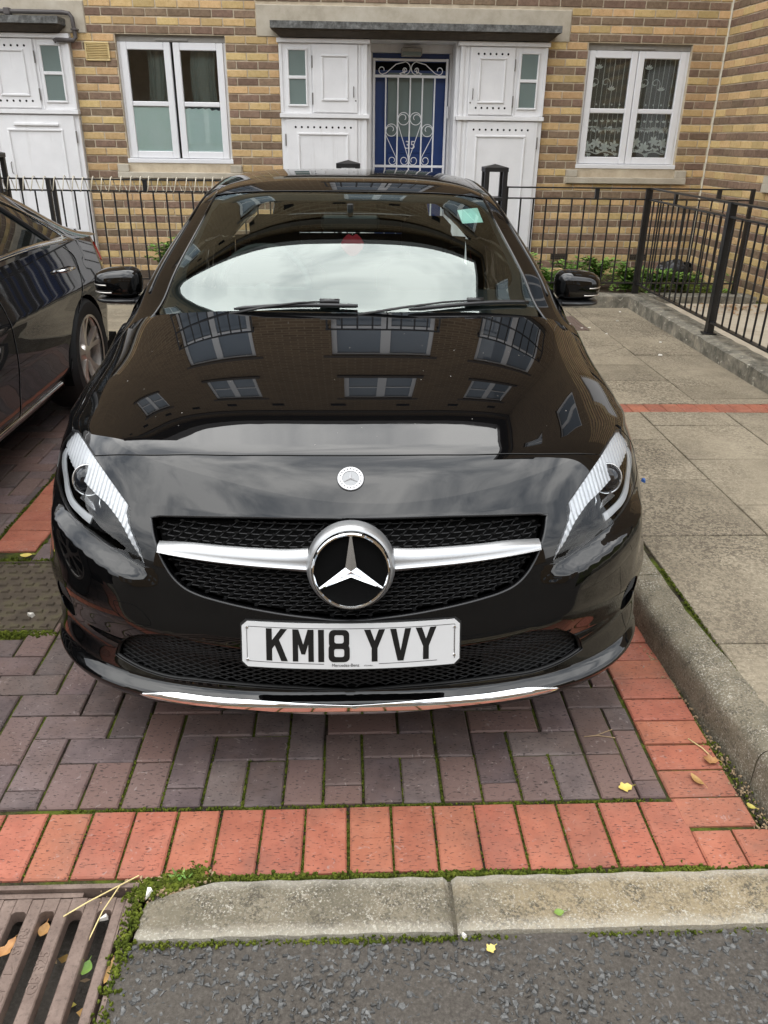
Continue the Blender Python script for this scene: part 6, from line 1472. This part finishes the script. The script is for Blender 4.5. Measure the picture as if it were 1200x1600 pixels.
for (y, d, nm) in ((5.84, 1, 'rear_bumper'), (1.26, -1, 'front_bumper')):
    m = MB(); m.grid(lambda i, j: ((2*i-1)*.60, y-3.5+d*.07*(1-(2*i-1)**4), .24+(.72 if d > 0 else .48)*j), 20, 10); m.build(nm, M['paint_g'], sal, smooth=True, local=True)
m = MB(); m.box(-.8, .8, -2.0, 2.2, .20, .28); m.box(-.6, .6, -2.1, 2.2, .28, .72); m.build('underbody', M['gap'], sal, local=True)
# ================================================================== moss, leaves, twigs and litter
mo = MB()
def moss_line(p0, p1, n, w, r0, r1, clump=.4):
    d = np.array(p1)-np.array(p0); L_ = np.linalg.norm(d[:2]); ph = RNG.uniform(0, 6)
    for _ in range(n):
        t = RNG.random(); g = .5+.5*math.sin(ph+t*L_*19)*math.sin(ph*2+t*L_*7.3)
        if RNG.random() > clump+(1-clump)*g: continue
        q = np.array(p0)+d*t; rock(mo, (q[0]+RNG.normal(0, w), q[1]+RNG.normal(0, w), q[2]), RNG.uniform(r0, r1), RNG.uniform(.5, 1.1))
moss_line((-.40, 1.286, -.004), (1.2, 1.279, -.004), 2600, .0048, .0022, .0062, .25)
moss_line((-.46, 1.121, -.002), (.35, 1.119, -.002), 900, .004, .002, .005, .2); moss_line((.5, 1.119, -.002), (1.2, 1.119, -.002), 350, .004, .002, .004, .2)
moss_line((-.50, .80, -.001), (-.492, 1.25, -.001), 900, .010, .002, .006, .2)
moss_line((-.50, 1.25, .0), (-.36, 1.30, -.001), 900, .012, .0025, .007, .5)
moss_line((-.75, 1.500, -.006), (.8, 1.498, -.006), 1300, .0028, .0018, .0042, .25)
for i in range(-5, 12): moss_line((-.449+.1082*i, 1.30, -.006), (-.449+.1082*i, 1.49, -.006), 70 if i % 3 else 150, .0018, .0016, .0036, .2)
for k in range(-6, 6): moss_line((.022+.1045*k, 1.50, -.006), (.022+.1045*k, 1.68 if k % 2 else 1.87, -.006), 170, .002, .0018, .004, .3)
moss_line((-1.6, 2.30, .0), (-1.03, 2.295, .0), 900, .012, .003, .008, .4); moss_line((-1.62, 2.805, .0), (-1.03, 2.81, .0), 500, .012, .003, .008, .4)
moss_line((-1.30, 2.9, -.005), (-1.30, 4.2, -.005), 500, .004, .003, .007, .3); moss_line((-1.515, 2.9, -.005), (-1.515, 4.6, -.005), 500, .004, .003, .007, .3)
moss_line((1.155, 1.0, .117), (1.155, 2.5, .117), 900, .0035, .002, .005, .3)
moss_line((1.045, 1.30, -.002), (1.03, 1.72, -.002), 160, .009, .002, .005, .2)
tag(mo.build('moss', M['moss'], smooth=False), kind='stuff')
db = MB()
for _ in range(420):
    t = RNG.random(); y = 1.28+.9*t**1.4; x = kx(y)-.004-abs(RNG.normal(0, .016+.014*(1-t))); rock(db, (x, y, -.002), RNG.uniform(.0015, .005), RNG.uniform(.2, .8))
for _ in range(260): rock(db, (-.44+RNG.normal(0, .05), 1.262+RNG.normal(0, .018), -.002), RNG.uniform(.0015, .006), RNG.uniform(.3, .9))
for _ in range(150): rock(db, (RNG.uniform(-.96, -.51), RNG.uniform(.77, 1.24), -.158), RNG.uniform(.006, .02), .5)
tag(db.build('grit', M['twig']), kind='stuff')
lb = [MB() for _ in range(3)]
for k in range(130):
    x0_ = random.choice([-.872, -.808, -.745, -.684, -.622, -.558, -.513]); x, y, z = x0_+RNG.normal(0, .008), RNG.uniform(.80, 1.2), RNG.uniform(-.15, -.05); a = RNG.uniform(0, 2*PI); L_ = RNG.uniform(.012, .04); d = Vector((math.cos(a), math.sin(a), RNG.uniform(-.5, .5))); s = Vector((-d.y, d.x, RNG.uniform(-.6, .6)))*L_*.3; p = Vector((x, y, z)); lb[k % 3].add([p, p+d*L_*.45+s, p+d*L_, p+d*L_*.45-s], [(0, 1, 2, 3)])
for m, mt in zip(lb, ('leaf_b', 'leaf_y', 'twig')): tag(m.build('leaf_debris', M[mt], gr), kind='stuff')
def leaf(name, label, x, y, z, L_, w, an, mat, curl=.25, lobes=0):
    n = 9; m = MB(); vs = []
    for i in range(n+1):
        t = i/n; hw = w*math.sin(PI*min(1, t*1.02))**.8*(1+.28*lobes*math.cos(t*PI*5)); zz = .003+curl*L_*.5*(2*t-1)**2
        for k in (-1, -.5, 0, .5, 1): vs.append((L_*(t-.5), hw*k, zz+abs(k)*hw*curl*.9))
    fs = [(5*i+k, 5*i+k+1, 5*i+6+k, 5*i+5+k) for i in range(n) for k in range(4)]
    c, s = math.cos(an), math.sin(an); m.add([(x+a*c-b_*s, y+a*s+b_*c, z+d) for a, b_, d in vs], fs); m.tube([(x+L_*.48*c, y+L_*.48*s, z+.004+curl*L_*.5), (x+L_*.75*c, y+L_*.75*s, z+.008)], .0009, 4)
    return tag(m.build(name, mat, org=(x, y, z), smooth=True), label, 'leaf')
leaf('fallen_leaf', 'bright yellow leaf lying on the grey paving blocks', .722, 1.536, .0005, .040, .015, .15, M['leaf_y'], .22, 1)
leaf('fallen_leaf', 'curled brown leaf lying on the red side blocks', .925, 1.556, .0005, .048, .010, -1.15, M['leaf_b'], .35)
leaf('fallen_leaf', 'crumpled brown leaf against the foot of the side kerb', .992, 1.628, .0005, .042, .016, -.35, M['leaf_b'], .45, 1)
leaf('fallen_leaf', 'small green leaf on the pale front kerb stone', .452, 1.163, .010, .024, .009, .1, M['leaf_f'], .3)
leaf('fallen_leaf', 'small pale leaf on the dark road beside the kerb', .288, 1.088, .001, .022, .010, .5, M['leaf_y'], .35, 1)
leaf('fallen_leaf', 'long yellow leaf hanging in a gully slot', -.592, 1.02, -.02, .11, .013, 1.35, M['leaf_y'], .12)
leaf('fallen_leaf', 'rounded ochre leaf low in the gully at its upper edge', -.688, 1.185, -.035, .036, .013, 1.5, M['leaf_b'], .3)
leaf('fallen_leaf', 'pale curled leaf in the leftmost gully slot', -.745, 1.13, -.02, .055, .012, 1.1, M['leaf_b'], .4, 1)
leaf('fallen_leaf', 'yellow green leaf wedged in the slot above the long yellow leaf', -.567, 1.09, -.03, .035, .013, 1.4, M['leaf_f'], .3)
leaf('fallen_leaf', 'reddish brown leaf in the short gully slot at the right', -.511, 1.07, -.015, .06, .008, 1.5, M['leaf_b'], .3)
leaf('fallen_leaf', 'green leaf beside the headlight on the red dividing blocks', -1.31, 3.19, .001, .05, .02, .3, M['leaf_f'], .2)
leaf('fallen_leaf', 'pale leaf on the moss beside the inspection cover', -1.33, 2.84, .006, .05, .016, .1, M['leaf_y'], .2)
leaf('fallen_leaf', 'yellow leaf scrap in the grit below the side kerb', 1.028, 1.46, .002, .026, .008, -.8, M['leaf_y'], .4)
def stick(label, pts, r, mat, name='twig'): m = MB(); m.tube(pts, r, 5); return tag(m.build(name, mat, org=pts[0], smooth=True), label, 'twig')
m = MB(); m.tube([(.665, 1.735, .003), (.705, 1.738, .004), (.755, 1.728, .003)], .0016, 5); m.tube([(.70, 1.738, .004), (.755, 1.762, .004)], .0013, 5); tag(m.build('twig', M['twig'], org=(.7, 1.74, 0)), 'forked dry twig on the dark paving blocks', 'twig')
stick('straight pale twig lying against the side kerb', [(.965, 1.72, .003), (.99, 1.68, .004), (1.005, 1.635, .003)], .0016, M['straw'])
m = MB(); m.tube([(-.502, 1.292, .006), (-.55, 1.255, .010), (-.60, 1.222, .008), (-.645, 1.196, -.002)], .0017, 5); m.tube([(-.538, 1.262, .010), (-.56, 1.20, .006), (-.578, 1.13, -.012)], .0015, 5); tag(m.build('grass_stalk', M['straw'], org=(-.55, 1.25, 0)), 'forked yellow grass stalk lying over the gully grate', 'stalk')
for lab, x, y, z, r, mt in (('white stone at the corner of the gully grate', -.470, 1.243, .002, .013, 'pebble'), ('white pebble on the studded inspection cover', -1.155, 2.40, .006, .014, 'pebble'), ('white chip at the joint of the front kerb stones', .236, 1.122, .004, .007, 'pebble'), ('white stone in the gully slot', -.560, 1.197, -.016, .010, 'pebble'), ('small white pebble on the red blocks by the kerb', .955, 2.06, .002, .006, 'pebble'), ('red bottle cap beside the side kerb', 1.012, 2.345, .002, .016, 'litter_red'), ('blue scrap on the slab beside the right headlight', 1.365, 3.315, .122, .016, 'litter_blue')):
    m = MB(); r_ = np.random.default_rng(int(abs(x)*1000)); rock(m, (x, y, z), r, .7, r_); tag(m.build('pebble' if mt == 'pebble' else ('bottle_cap' if 'cap' in lab else 'plastic_scrap'), M[mt], org=(x, y, z)), lab, 'pebble' if mt == 'pebble' else 'litter')
cr_ = MB()
for x, y in ((1.95, 6.6), (2.02, 6.62), (1.9, 6.75), (2.45, 6.1), (2.3, 5.7), (2.35, 6.9), (2.5, 7.3), (2.1, 6.4)): rock(cr_, (x, y, .121), .016, .3)
tag(cr_.build('crumbs', M['pebble']), kind='stuff')
w = thing('garden_weed', 'tiny green weed sprouting beside the broken front kerb stone', 'weed', (-.40, 1.285, 0)); m = MB()
for k in range(16):
    a = RNG.uniform(0, 2*PI); L_ = RNG.uniform(.012, .032); d = Vector((math.cos(a), math.sin(a), RNG.uniform(.3, 1.1))).normalized(); s = Vector((-d.y, d.x, 0))*L_*.16; p = Vector((-.40+RNG.normal(0, .012), 1.287+RNG.normal(0, .005), .0)); m.add([p, p+d*L_*.5+s, p+d*L_, p+d*L_*.5-s], [(0, 1, 2, 3)])
m.build('leaves', M['leaf_g'], w)
